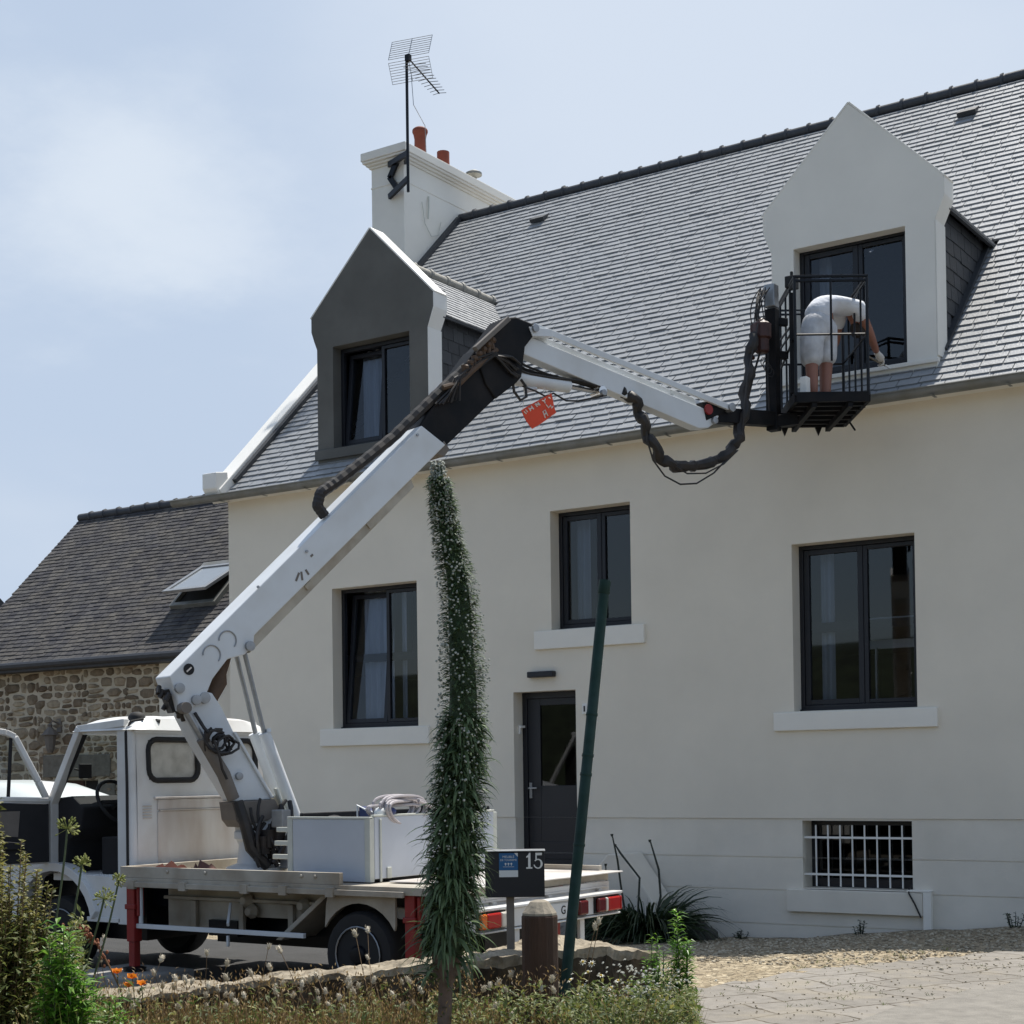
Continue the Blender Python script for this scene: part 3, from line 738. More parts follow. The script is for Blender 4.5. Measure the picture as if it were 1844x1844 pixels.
# chimney
ch = MB()
ch.box(-16.69, -16.0, 4.09, 7.25, 8.6, 11.86)
ch.box(-16.70, -15.99, 4.08, 7.26, 11.52, 11.55)
for k, (z0, z1, e) in enumerate(((11.86, 11.90, .03), (11.90, 11.94, .07), (11.94, 11.98, .11), (11.98, 12.12, .13))):
    ch.box(-16.69 - e, -16.0 + e, 4.09 - e, 7.25 + e, z0, z1)
chim = mk('chimney', ch, 'render_pale', house, bevel=0.01)
p = MB(); p.lathe((-16.35, 5.02, 12.10), [(.135, 0), (.115, .05), (.105, .15), (.10, .5), (.115, .58), (.135, .62), (.135, .66), (.12, .68), (.09, .70)], 16); mk('chimney_pot', p, 'terracotta', chim, smooth=True)
p = MB(); p.lathe((-16.3, 5.62, 12.10), [(.12, 0), (.11, .3), (.11, .46), (.085, .47)], 16); mk('chimney_pot', p, 'terracotta', chim, smooth=True)
p = MB(); p.lathe((-16.35, 6.62, 12.10), [(.05, 0), (.05, .30), (.06, .33), (.15, .37), (.15, .41), (.06, .46), (.02, .47)], 14); mk('flue_cowl', p, 'zinc', chim, smooth=True)
p = MB(); p.tube([(-15.98, 4.75, 11.45), (-15.96, 4.72, 11.3), (-15.96, 4.70, 11.05)], .014, 5)
p.tube([(-15.975, 4.55, 11.3), (-15.97, 4.62, 10.95), (-15.97, 4.8, 10.78), (-15.97, 5.0, 10.85), (-15.97, 5.08, 11.1)], .006, 5)
mk('loose_cable', p, 'cream_tube', chim)
# dormers
def dormer(xc, x0, x1, z0, z1, front, tilt, curtains):
    d = MB(); yF, T = 0.10, 0.24
    pr = lambda poly: d.prism([(q[0], yF, q[1]) for q in poly], (0, T, 0))
    A, B = xc - .965, xc + .965
    pr([(A, 5.95), (B, 5.95), (B, z0), (A, z0)])
    pr([(A, z0), (x0, z0), (x0, 7.58), (A, 7.58)]); pr([(x1, z0), (B, z0), (B, 7.58), (x1, 7.58)])
    pr([(A, 7.58), (B, 7.58), (B + .05, 7.70), (B + .10, 7.84), (B + .10, 8.05), (xc, 9.09), (A - .10, 8.05), (A - .10, 7.84), (A - .05, 7.70)])
    do = mk('dormer', d, front, house)
    # painted edges: coping on the rakes, right return, sill
    e = MB()
    for s in (-1, 1):
        p, q = V((xc + s * 1.075, yF - .003, 8.03)), V((xc - s * .006, yF - .003, 9.10))
        nn = V((s * .70, 0, .714)) * .022
        e.hexa([p, p + V((0, T + .05, 0)), q + V((0, T + .05, 0)), q, p + nn, p + nn + V((0, T + .05, 0)), q + nn + V((0, T + .05, 0)), q + nn] if s < 0 else
               [q, q + V((0, T + .05, 0)), p + V((0, T + .05, 0)), p, q + nn, q + nn + V((0, T + .05, 0)), p + nn + V((0, T + .05, 0)), p + nn])
    e.box(B + .002, B + .016, yF - .002, yF + T + .06, 6.1, 7.58)
    e.prism([(B + .002, yF - .002, 7.58), (B + .10, yF - .002, 7.80), (B + .115, yF - .002, 7.84), (B + .115, yF - .002, 8.03), (B + .10, yF - .002, 8.03), (B + .10, yF - .002, 7.84)], (0, T + .06, 0))
    mk('dormer_edge', e, 'paint_white' if front == 'render_grey' else front, do, bevel=0.004)
    s = MB(); s.box(A - .03, B + .03, yF - .04, yF - .002, 6.02, z0 - .005); s.box(x0, x1, yF - .002, yF + .14, z0 - .04, z0 - .004)
    mk('dormer_sill', s, front, do, bevel=0.006)
    r = MB(); yE = 3.05
    L = math.hypot(1.05, .989)
    for sg in (-1, 1):
        v = V((-sg * 1.05, 0, .989)) / L; n = V((sg * .989, 0, 1.05)) / L
        O = V((xc + sg * 1.05, .345, 7.79)); u = V((0, 1, 0))
        if sg < 0: O = O + u * 2.75; u = -u
        slates(r, O, u, v, n, 2.75, L, 0.10, 0.2, lambda p: p.z > 5.855 + .962 * p.y - .05, th=.009)
    mk('dormer_roof', r, ['slate', 'slate_dark'], do)
    k = MB(); ridge_tiles(k, (xc, .345, 8.80), (xc, 3.06, 8.80), .07, .34); mk('dormer_ridge', k, 'ridge_pale', do, smooth=True)
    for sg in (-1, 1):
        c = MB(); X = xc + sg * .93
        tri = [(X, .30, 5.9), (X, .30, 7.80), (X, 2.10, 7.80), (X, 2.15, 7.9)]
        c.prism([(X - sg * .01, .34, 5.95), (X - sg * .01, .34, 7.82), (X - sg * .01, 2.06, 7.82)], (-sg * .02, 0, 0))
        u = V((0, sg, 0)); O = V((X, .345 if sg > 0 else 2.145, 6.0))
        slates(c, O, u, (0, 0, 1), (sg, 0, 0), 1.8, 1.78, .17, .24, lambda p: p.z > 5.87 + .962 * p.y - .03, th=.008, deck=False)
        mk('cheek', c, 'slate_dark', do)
        if sg > 0:
            t = MB(); t.bar((xc + 1.03, .35, 7.765), (xc + 1.03, 2.03, 7.775), .04, .03); mk('eave_strip', t, 'slate_dark', do)
        fl = MB(); fl.bar((xc + sg * .955, .33, 6.10 + .09), (xc + sg * .955, 2.08, 7.80 + .09), .10, .075, nS); mk('flashing', fl, 'slate_dark', do)
    window(do, (x0, x1, z0, z1), yF + .17, tilt, curtains, name='dormer_window')
dormer(DX[0], -14.21, -12.87, 6.16, 7.57, 'render_grey', True, [(-14.05, -13.72)])
dormer(DX[1], -7.32, -6.00, 6.07, 7.60, 'render_pale', False, [(-7.2, -7.05)])

# cement ramp wall beside the door
p = MB(); p.prism([(-10.1, -.5, -0.5), (-9.98, -.5, 0.2), (-9.55, -.5, 0.65), (-9.35, -.5, 0.65), (-8.95, -.5, .1), (-8.8, -.5, -0.5)], (0, .48, 0))
solo('stair_flank', p, 'render_plinth', 'low sloping cement flank wall beside the front door, behind the strap leaved plant', 'stair wall', (-9.1, -.6, -.4), bevel=0.015)
p = MB(); p.box(-11.6, -9.72, -1.1, -.02, -.5, 0.24); p.box(-11.5, -9.95, -.6, -.02, .24, .44)
solo('doorstep', p, 'concrete', 'plain cement doorstep below the dark front door', 'doorstep', (-10.7, -.6, -.4), bevel=0.012)

# ------------------------------------------------------------------ neighbouring stone cottage
cot = thing('stone_cottage', 'low rubble stone cottage with weathered slate roof left of the cream house', 'house', (-20, .6, -.5))
w = MB(); NL = -23.0
hol = [(-20.62, -19.62, -0.6, 1.62)]
wall_holes(w, NL, -18.2, -.8, 3.6, hol, lambda x, z: (x, .6, z)); reveals(w, hol[0], .6, .85)
w.quad((NL, 6.0, -.8), (NL, .6, -.8), (NL, .6, 3.6), (NL, 6.0, 3.6)); w.quad((NL, 6.0, 3.6), (NL, .6, 3.6), (NL, 3.34, 6.35), (NL, 3.35, 6.35))
sx0 = NL
while sx0 < -18.3:                                     # rubble stones of mixed size bedded in pale mortar, course heights change along the wall
    sx1 = sx0 + random.uniform(.7, 1.3); zc = -.5 + random.uniform(0, .1)
    while zc < 3.42:
        hrow = random.uniform(.07, .22); xc_ = sx0 + random.uniform(-.12, .12)
        while xc_ < min(sx1 - .02, -18.24):
            ws = min(random.uniform(.10, .40) * (1.15 if hrow > .13 else .9), -18.2 - xc_, max(.08, sx1 + random.uniform(-.12, .16) - xc_))
            parts = [(zc, hrow)] if (hrow < .15 or random.random() < .6) else [(zc, hrow * .45), (zc + hrow * .48, hrow * .5)]
            for z_, h_ in parts:
                cx, cz = xc_ + ws / 2, z_ + h_ / 2
                if ws < .06 or (-20.66 < cx < -19.58 and cz < 1.66): continue
                n = random.choice((6, 7, 8, 9)); ph = random.uniform(0, 6.28); sk = random.uniform(-.25, .25); o, i2 = [], []
                gap = random.uniform(.003, .013); pr = random.uniform(.012, .045)
                for k in range(n):
                    a = ph + 6.283 * k / n; ca, sa = math.cos(a), math.sin(a); q = (abs(ca) ** 5 + abs(sa) ** 5) ** (-1 / 5) * random.uniform(.84, 1.05)
                    ux, uz = (ws / 2 - gap) * q * ca, (h_ / 2 - gap * .8) * q * sa; uz += sk * ux * .3
                    o.append((cx + ux, .602, cz + uz)); i2.append((cx + ux * .74, .6 - pr * random.uniform(.7, 1.15), cz + uz * .74))
                w.add(o + i2 + [(cx, .6 - pr * 1.05, cz)], [(k, k + n, (k + 1) % n + n, (k + 1) % n) for k in range(n)] + [(k + n, 2 * n, (k + 1) % n + n) for k in range(n)], 1)
            xc_ += ws
        zc += hrow
    sx0 = sx1
mk('wall', w, ['mortar', 'rubble_stone'], cot)
w = MB(); w.quad((-18.2, .585, -.8), (XL - .005, .585, -.8), (XL - .005, .585, 3.6), (-18.2, .585, 3.6)); w.quad((-18.2, .7, -.8), (-18.2, .585, -.8), (-18.2, .585, 3.6), (-18.2, .7, 3.6)); mk('rendered_wall', w, 'render_beige', cot)
tp = .9858; tN = math.atan(tp); vN = V((0, math.cos(tN), math.sin(tN))); nN = V((0, -math.sin(tN), math.cos(tN)))
r = MB(); slates(r, (NL - .15, .35, 3.55), (1, 0, 0), vN, nN, XL - .01 - NL + .15, 4.20, .104, .18, lambda p: True, th=.0095, jit=1.4)
r.quad((XL - .01, 3.34, 6.47), (NL - .15, 3.34, 6.47), (NL - .15, 6.4, 3.5), (XL - .01, 6.4, 3.5))
nroof = mk('roof', r, ['slate_old', 'slate_dark'], cot)
k = MB(); ridge_tiles(k, (NL - .15, 3.34, 6.52), (XL - .02, 3.34, 6.52), .08, .36); mk('ridge_tiles', k, 'ridge_dark', nroof, smooth=True)
k = MB(); k.tube([(NL - .15, .27, 3.5), (XL - .01, .27, 3.5)], .06, 8); k.box(NL - .12, XL - .01, .3, .6, 3.40, 3.5); mk('gutter', k, 'ridge_dark', cot, smooth=True)
# tilted roof window
def onN(x, s, h=0.0): return V((x, .35, 3.55)) + vN * s + nN * h
rw = MB()
x0, x1, s0, s1 = -18.45, -17.45, 1.05, 2.15
for a, b, c, d in ((x0, x0 + .07, s0, s1), (x1 - .07, x1, s0, s1), (x0 + .07, x1 - .07, s1 - .09, s1), (x0 + .07, x1 - .07, s0, s0 + .08)):
    rw.hexa([onN(a, c), onN(b, c), onN(b, d), onN(a, d), onN(a, c, .09), onN(b, c, .09), onN(b, d, .09), onN(a, d, .09)])
rwo = mk('roof_window', rw, 'zinc', cot, bevel=.006)
rw = MB(); rw.quad(onN(x0 + .07, s0 + .08, .03), onN(x1 - .07, s0 + .08, .03), onN(x1 - .07, s1 - .09, .03), onN(x0 + .07, s1 - .09, .03)); mk('shaft', rw, 'dark_room', rwo)
rw = MB(); sm = (s0 + s1) / 2 + .22
def sashp(x, t, h):
    a = R_(15); ds = (t - .78) ; return onN(x, sm + ds * math.cos(a), .11 - ds * math.sin(a) + h * math.cos(a)) + vN * (h * math.sin(a))
for a, b, c, d in ((x0 + .03, x0 + .11, 0, 1.0), (x1 - .11, x1 - .03, 0, 1.0), (x0 + .11, x1 - .11, 0, .08), (x0 + .11, x1 - .11, .92, 1.0)):
    rw.hexa([sashp(a, c, 0), sashp(b, c, 0), sashp(b, d, 0), sashp(a, d, 0), sashp(a, c, .05), sashp(b, c, .05), sashp(b, d, .05), sashp(a, d, .05)])
mk('sash', rw, 'steel_grey', rwo, bevel=.005)
rw = MB(); rw.hexa([sashp(x0 + .11, .08, .01), sashp(x1 - .11, .08, .01), sashp(x1 - .11, .92, .01), sashp(x0 + .11, .92, .01), sashp(x0 + .11, .08, .03), sashp(x1 - .11, .08, .03), sashp(x1 - .11, .92, .03), sashp(x0 + .11, .92, .03)])
mk('pane', rw, 'roof_glass', rwo)
p = MB(); p.box(-20.9, -19.3, .555, .598, 1.66, 2.02); p.box(-20.95, -20.64, .56, .598, .6, 1.6); p.box(-19.6, -19.2, .56, .598, .9, 1.55); mk('lintel', p, 'lintel_stone', cot, bevel=.015)
p = MB(); p.box(-20.60, -20.2, .80, .84, -.5, 1.6); dd = mk('door', p, 'brown_cloth', cot)
p = MB(); p.box(-20.18, -19.63, .84, .86, -.5, 1.6); mk('opening', p, 'seat_black', cot)
lan = MB(); c = V((-20.52, .40, 2.12))
lan.lathe(c, [(.04, -.06), (.07, 0), (.10, .22), (.15, .23), (.06, .33), (.03, .36), (.045, .39), (.01, .42)], 8); lan.tube([c + V((0, 0, .40)), c + V((0, .05, .46)), c + V((0, .2, .40))], .014, 6); lan.box(-20.57, -20.47, .575, .6, 2.4, 2.62)
mk('wall_lantern', lan, 'post_grey', cot)
# far house at the left edge
fh = thing('far_house', 'far white gable with dark roof verge at the left edge of the photo', 'house', (-40.5, 14, -.5))
ev = V((-0.7841, 0.6206, 0.0)); sv = V((ev.y, -ev.x, 0)); fo = V((-38.15, 14.0, 0))
p = MB(); p.prism([fo + sv * u + V((0, 0, z)) for u, z in ((-7, -.6), (-.35, -.6), (-.35, 6.3), (-3.7, 10.3), (-7, 6.3))], ev * 7); mk('wall', p, 'paint_white', fh)
p = MB()
for sg in (1, -1):
    q = [fo + sv * (-3.7 + sg * u) + V((0, 0, z)) - ev * .2 for u, z in ((0, 10.32), (3.75, 5.95), (3.75, 6.3), (0, 10.68))]
    p.prism(q, ev * 7.4)
mk('roof', p, 'slate_dark', fh)
# tv aerial on the chimney
an = thing('tv_aerial', 'grid television aerial on a tall dark mast fixed to the white chimney', 'tv aerial', (-15.72, 3.85, 11.2))
ax, ay = -15.72, 3.84
p = MB(); p.tube([(ax, ay, 11.2), (ax, ay, 13.38)], .026, 8); mk('mast', p, 'steel_dark', an, smooth=True)
p = MB()
for z in (11.42, 11.84):
    p.bar((ax, ay, z), (-16.28, 4.05, z - (.12 if z < 11.6 else -.0)), .05, .09); 
p.bar((-16.1, 4.03, 11.84), (-16.25, 4.03, 11.6), .05, .09); p.bar((-16.25, 4.03, 11.62), (-16.1, 4.03, 11.40), .05, .09); p.bar((ax, ay, 11.86), (-15.97, 4.1, 11.84), .05, .10)
mk('bracket', p, 'steel_dark', an)
p = MB(); wv = V((.97, .24, 0)).normalized(); fw = V((.14, .99, 0)).normalized()
pc = V((ax + .07, ay - .05, 13.38))
for k, (sg, tl) in enumerate(((1, .28), (-1, .28))):
    dv = V((fw.x * tl, fw.y * tl, sg)).normalized()
    for i in range(9):
        c = pc + dv * (.03 + .042 * i); p.tube([c - wv * .36, c + wv * .36], .0055, 4)
    for q in (-.36, 0, .36): p.tube([pc + wv * q + dv * .03, pc + wv * q + dv * .37], .0065 if q == 0 else .005, 4)
mk('reflector', p, 'steel_grey', an)
p = MB(); bd = V((.02, .94, -.34)).normalized(); b0 = pc
p.tube([b0, b0 + bd * .88], .013, 6)
for i in range(11):
    c = b0 + bd * (.16 + .071 * i); L = .20 - .008 * i
    p.tube([c - wv * L + bd * .02, c, c + wv * L + bd * .02], .006, 4)
p.box(b0.x - .04, b0.x + .04, b0.y - .04, b0.y + .04, b0.z - .05, b0.z + .05)
mk('director_boom', p, 'steel_dark', an)
p = MB(); p.tube([pc + V((.06, 0, -.3)), pc + V((.10, 0, -.8)), (-16.15, 4.9, 12.75), (-16.2, 5.0, 12.15)], .006, 5); mk('aerial_cable', p, 'steel_grey', an)
# ------------------------------------------------------------------ lift truck
ZG = 0.03
truck = thing('lift_truck', 'white flatbed lift truck with open cab door and raised folding boom', 'truck', (-8.4, -7.2, ZG))
YL, YR = -7.97, -6.43           # cab sides
XB = -9.5                        # back of the cab
cb = MB()
wl_ = (-7.79, -7.25, 1.60, 1.92); wr_ = (-7.10, -6.56, 1.60, 1.92)
# back panel with two window openings, inset beads
Pb = lambda y, z: (XB + 0.10 * max(0, z - 1.45) * -0.35, y, z)
wall_holes(cb, YL + .05, YR - .05, 0.86, 2.03, [wl_, wr_], Pb)
Pi = lambda y, z: (XB - .04 + 0.10 * max(0, z - 1.45) * -0.35, y, z)
wall_holes(cb, YL + .05, YR - .05, 0.86, 2.03, [wl_, wr_], Pi)
for h in (wl_, wr_):
    y0, y1, z0, z1 = h
    for (a, b), (c, d) in (((y0, z0), (y1, z0)), ((y1, z0), (y1, z1)), ((y1, z1), (y0, z1)), ((y0, z1), (y0, z0))): cb.quad(Pb(a, b), Pb(c, d), Pi(c, d), Pi(a, b))
# rounded rear corners
for yc, s in ((YL + .05, -1), (YR - .05, 1)):
    pts = []
    for k in range(6):
        a = R_(90 * k / 5); pts.append((XB - .05 + .05 * math.cos(a), yc + s * .05 * math.sin(a)))
    for k in range(5):
        (xa, ya), (xb_, yb_) = pts[k], pts[k + 1]
        q = [(xa, ya, .86), (xb_, yb_, .86), (xb_ - .02, yb_, 2.03), (xa - .02, ya, 2.03)]
        cb.quad(*(q if s > 0 else q[::-1]))
# B posts (left one carries the open door) and right side
cb.box(-9.68, XB - .05, YL, YL + .05, .45, 2.02); cb.box(-9.68, XB - .05, YR - .05, YR, .45, 2.02)
cb.box(-9.68, -9.64, YL + .05, YL + .12, .45, 2.02)
for y in (YL + .03, YR - .03):
    cb.bar((-10.49, y, 1.42), (-10.13, y, 2.03), .06, .075, (0, 1, 0)); cb.bar((-10.16, y, 2.02), (-9.6, y, 2.06), .06, .06)
    cb.bar((-10.49, y, 1.45), (-10.50, y, .88), .06, .08, (0, 1, 0))
cb.box(-10.45, -9.68, YR - .05, YR - .01, .5, 1.43)                      # right door panel
cb.box(-10.2, -10.17, YR - .05, YR - .02, 1.43, 1.95)
# floor, sill and step panel behind the wheel arch
cb.box(-10.5, -9.55, YL + .04, YR - .04, .78, .84); cb.box(-10.05, -9.66, YL, YL + .05, .46, .50)
arc = [(-10.42 + .46 * math.cos(R_(a)), .40 + .46 * math.sin(R_(a))) for a in range(10, 186, 12)]
cb.prism([(x, YL + .01, z) for x, z in [(-9.68, .50), (-9.68, .82)] + [(-10.1, .84), (-10.2, .88)] + arc[3::-1] + [(-9.99, .50)]], (0, .04, 0))
cb.prism([(x, YL - .035, z) for x, z in arc] + [(x, YL - .035, z) for x, z in [(-10.42 + .53 * math.cos(R_(a)), .40 + .53 * math.sin(R_(a))) for a in range(184, 8, -12)]], (0, .12, 0))
# nose
cb.prism([(-10.5, YL + .02, .85), (-10.5, YL + .02, 1.40), (-11.05, YL + .02, 1.22), (-11.25, YL + .02, 1.12), (-11.30, YL + .02, .6), (-10.9, YL + .02, .6), (-10.86, YL + .02, .8)], (0, 1.5, 0))
cab = mk('cab', cb, 'truck_white', truck, bevel=0.012)
# outer skin of the back: weathered panel sheets and beads
p = MB()
for z0, z1, o in ((1.36, 1.44, .012), (.90, 1.345, .006)): p.box(XB, XB + o, YL + .26, YR - .12, z0, z1)
p.box(XB, XB + .022, YL + .22, YR - .08, 1.445, 1.462); p.box(XB, XB + .018, YL + .28, YR - .14, 1.348, 1.358); p.box(XB, XB + .012, YL + .08, YR - .08, .86, .885)
for i in range(5): p.box(XB, XB + .006, YL + .10, YL + .20, 1.29 + .024 * i, 1.300 + .024 * i)
mk('back_panel', p, 'truck_panel', cab, bevel=0.005)
p = MB(); N1, N2 = 14, 18; vs = []
for i in range(N1 + 1):
    for j in range(N2 + 1):
        u, v = i / N1 * 2 - 1, j / N2 * 2 - 1
        x = -9.83 + .36 * u; yy = (YL + YR) / 2 + (abs(YR - YL) / 2 + .015) * v
        z = 2.0 + .125 * (1 - abs(v) ** 5) ** .6 * (1 - abs(u) ** 7) ** .5 * (1 - .10 * (u < 0) * u * u) + .012 * math.cos(v * 9) * (1 - v * v) * (1 - u * u)
        vs.append((x, yy, z))
p.add(vs, [(i * (N2 + 1) + j, (i + 1) * (N2 + 1) + j, (i + 1) * (N2 + 1) + j + 1, i * (N2 + 1) + j + 1) for i in range(N1) for j in range(N2)])
p.box(-10.15, -9.5, YL + .03, YR - .03, 1.975, 2.005)
mk('cab_roof', p, 'truck_white', cab, smooth=True)
p = MB(); p.tube([(XB - .06, YL - .004, .86), (XB - .06, YL - .006, 1.6), (XB - .07, YL - .004, 1.98), (XB - .07, YL + .05, 2.07), (XB - .02, YL + .14, 2.09)], .012, 6); mk('seal', p, 'rubber', cab)
p = MB(); p.lathe((-9.62, YL + .16, 2.05), [(.07, 0), (.07, .06), (.05, .09), (.02, .10)], 12); p.tube([(-9.7, YL + .1, 2.07), (-9.6, YL + .2, 2.10), (-9.5, YL + .3, 2.07)], .018, 6); mk('aerial_base', p, 'rubber', cab, smooth=True)
for h in (wl_, wr_):
    y0, y1, z0, z1 = h
    s = MB(); rr = rrect(y0 - .005, y1 + .005, z0 - .005, z1 + .005, .09)
    s.tube([Pb(a, b) for a, b in rr + rr[:2]], .024, 8, cap=False)
    # corner fillets close the square opening behind the rounded seal
    for (cy, cz, sy, sz) in ((y0, z0, 1, 1), (y1, z0, -1, 1), (y0, z1, 1, -1), (y1, z1, -1, -1)):
        q = [Pb(cy - sy * .004, cz - sz * .004), Pb(cy + sy * .07, cz - sz * .004), Pb(cy - sy * .004, cz + sz * .07)]
        s.add([(a[0] - .004, a[1], a[2]) for a in q], [(0, 1, 2)])
    so = mk('back_window', s, 'rubber', cab, smooth=True)
    s = MB(); s.quad(*[(Pb(a, b)[0] - .015, a, b) for a, b in ((y0, z0), (y1, z0), (y1, z1), (y0, z1))]); mk('pane', s, 'misted_pane', so)
p = MB(); p.quad((-10.47, YL + .08, 1.45), (-10.47, YR - .08, 1.45), (-10.12, YR - .08, 2.01), (-10.12, YL + .08, 2.01)); mk('windscreen', p, 'windscreen', cab)
for yy in (YL + .06, YR - .09): p = MB(); p.tube([(-10.47, yy, 1.45), (-10.11, yy, 1.995), (-9.7, yy, 2.02)], .022, 6); mk('door_seal', p, 'rubber', cab)
p = MB(); p.prism([(-10.48, YL + .07, .84), (-10.48, YL + .07, 1.46), (-10.30, YL + .07, 1.475), (-10.16, YL + .07, 1.38), (-10.2, YL + .07, 1.2), (-10.36, YL + .07, 1.1), (-10.4, YL + .07, .84)], (0, 1.38, 0)); mk('dashboard', p, 'seat_black', cab, bevel=.015)
p = MB(); p.box(-9.98, -9.62, YL + .1, YR - .1, .84, 1.14); p.box(-9.72, -9.58, YL + .1, YR - .1, 1.12, 1.54); p.box(-9.70, -9.60, -7.75, -7.40, 1.52, 1.62); p.ell((-9.64, -6.78, 1.68), .06, .13, .10, 12, 8); p.tube([(-9.64, -6.78, 1.5), (-9.64, -6.78, 1.66)], .02, 6); mk('seat', p, 'seat_black', cab, bevel=.03)
p = MB(); c = V((-10.10, -7.58, 1.42)); axv = V((.85, 0, .52)).normalized(); s_ = V((0, 1, 0)); u_ = axv.cross(s_)
ring = [c + (s_ * math.cos(R_(a)) + u_ * math.sin(a * math.pi / 180)) * .205 for a in range(0, 375, 15)]
p.tube(ring, .016, 7, cap=False); p.bar(c - s_ * .18, c + s_ * .18, .03, .02, axv); p.tube([c, c - axv * .3], .025, 7); mk('steering_wheel', p, 'rubber', cab, smooth=True)
p = MB(); p.box(-10.30, -10.28, -7.83, -7.70, 1.62, 1.74); p.tube([(-10.3, -7.78, 1.68), (-10.33, -7.85, 1.70)], .01, 5); mk('mirror', p, 'rubber', cab, bevel=.01)
# open door
hx, hy = -10.47, YL - .02; dd = V((-.16, -.987, 0)); dn = V((.987, -.16, 0))
DP = lambda w_, z, o=0: V((hx, hy, z)) + dd * w_ + dn * o
p = MB(); p.hexa([DP(0, .92), DP(.86, .92), DP(.86, .92, -.05), DP(0, .92, -.05), DP(0, 1.44), DP(.86, 1.47), DP(.86, 1.47, -.05), DP(0, 1.44, -.05)])
ring = [(.0, 1.43), (.09, 1.60), (.30, 1.965), (.38, 2.0), (.80, 2.04), (.85, 2.0), (.86, 1.47)]
for a, b in zip(ring, ring[1:]): p.bar(DP(*a, -.02), DP(*b, -.02), .05, .045, dn)
p.bar(DP(0, 1.445, -.02), DP(.86, 1.475, -.02), .055, .04)
dor = mk('door', p, 'truck_white', truck, bevel=.008)
p = MB(); p.hexa([DP(.015, .935, .003), DP(.85, .935, .003), DP(.85, .935, .02), DP(.015, .935, .02), DP(.015, 1.415, .003), DP(.85, 1.445, .003), DP(.85, 1.445, .02), DP(.015, 1.415, .02)])
p.bar(DP(.36, 1.46, -.02), DP(.33, 1.98, -.02), .022, .03, dn)
p.hexa([DP(.25, 1.05, .022), DP(.62, 1.05, .022), DP(.62, 1.05, .05), DP(.25, 1.05, .05), DP(.25, 1.10, .022), DP(.62, 1.14, .022), DP(.62, 1.14, .05), DP(.25, 1.10, .05)])
mk('door_lining', p, 'seat_black', dor, bevel=.006)
p = MB(); p.quad(DP(.03, 1.46, -.02), DP(.84, 1.48, -.02), DP(.80, 2.02, -.02), DP(.32, 1.97, -.02)); mk('pane', p, 'windscreen', dor)
p = MB(); p.quad(DP(.30, 1.15, .024), DP(.62, 1.18, .024), DP(.60, 1.36, .024), DP(.28, 1.36, .024)); mk('door_pocket', p, 'post_grey', dor)
# flat bed
BL, BR = -8.20, -6.26
p = MB(); p.box(-9.42, -6.15, BL + .015, BR, .79, .845); p.box(-9.42, -7.2, BL + .02, BL + .06, .846, .93) ; p.box(-9.43, -6.62, BL - .012, BL + .013, .775, .815)
p.box(-9.42, -9.38, BL + .07, BR, .846, .93); p.box(-9.4, -6.2, BR - .05, BR - .01, .846, .90)
for x in (-9.3, -8.75, -8.12, -7.74, -7.3): p.box(x, x + .07, BL - .022, BL + .018, .76, .83)
for x in (-8.9, -8.5, -7.55, -7.42): p.ell((x, BL + .015, .90), .014, .01, .014, 8, 5)
bed = mk('bed', p, 'bed_alu', truck, bevel=.006)
p = MB()
p.prism([(-9.24, BL + .35, .785), (-9.24, BL + .35, .42), (-8.45, BL + .35, .42), (-8.42, BL + .35, .55), (-7.72, BL + .35, .55), (-7.56, BL + .35, .785)], (0, .03, 0))
p.box(-9.24, -7.5, BL + .30, BL + .345, .665, .69)
for x in (-8.95, -8.45, -7.95): p.box(x, x + .05, BL + .31, BL + .345, .45, .66); 
p.hexa([(-7.90, BL + .12, .42), (-7.84, BL + .12, .42), (-7.84, BL + .5, .42), (-7.90, BL + .5, .42), (-7.42, BL + .12, .785), (-7.36, BL + .12, .785), (-7.36, BL + .5, .785), (-7.42, BL + .5, .785)])
for x, z in ((-8.35, .68), (-8.30, .60), (-7.78, .66)): p.lathe((x, BL + .33, z), [(.05, 0), (.06, .03), (.03, .08)], 10, (0, -1, 0))
mk('side_skirt', p, 'bed_alu', bed, bevel=.005)
p = MB(); p.box(-9.28, -7.55, BL + .03, BL + .06, .455, .49); p.box(-9.235, -9.205, BL + .035, BL + .055, .49, .78); p.bar((-8.3, BL + .045, .44), (-8.3, BL + .045, .36), .02, .02); p.bar((-8.3, BL + .045, .52), (-8.42, BL + .2, .66), .02, .03)
mk('side_rail', p, 'boom_white', bed, bevel=.003)
p = MB()
for y in (-7.62, -6.85): p.box(-11.1, -6.2, y - .04, y + .04, .58, .76)
for x in (-9.9, -8.9, -7.8, -6.9): p.box(x, x + .08, -7.62, -6.85, .60, .72)
p.tube([(-7.06, -8.0, .34), (-7.06, -6.45, .34)], .06, 8); p.ell((-7.06, -7.2, .34), .14, .16, .14); p.tube([(-10.42, -7.8, .34), (-10.42, -6.6, .34)], .05, 8); p.box(-8.9, -8.2, -7.6, -7.0, .36, .58); p.box(-8.75, -8.45, -7.9, -7.65, .40, .52)
p.box(-11.0, -9.62, -7.72, -6.6, .30, .79); p.box(-9.2, -7.5, -7.35, -6.4, .28, .78); p.box(-7.45, -6.3, -7.7, -6.8, .30, .78)  # dark filler boxes added to darken the view under the truck
mk('chassis', p, 'steel_dark', truck)
p = MB(); a0 = [(-7.06 + .36 * math.cos(R_(a)), .36 + .36 * math.sin(R_(a))) for a in range(150, 25, -12)]
p.prism([(x, BL + .06, z) for x, z in a0] + [(x, BL + .06, z) for x, z in [(-6.74, .58), (-6.74, .785), (-7.34, .785), (-7.36, .7)]], (0, .02, 0))
mk('mudguard', p, 'bed_alu', bed)
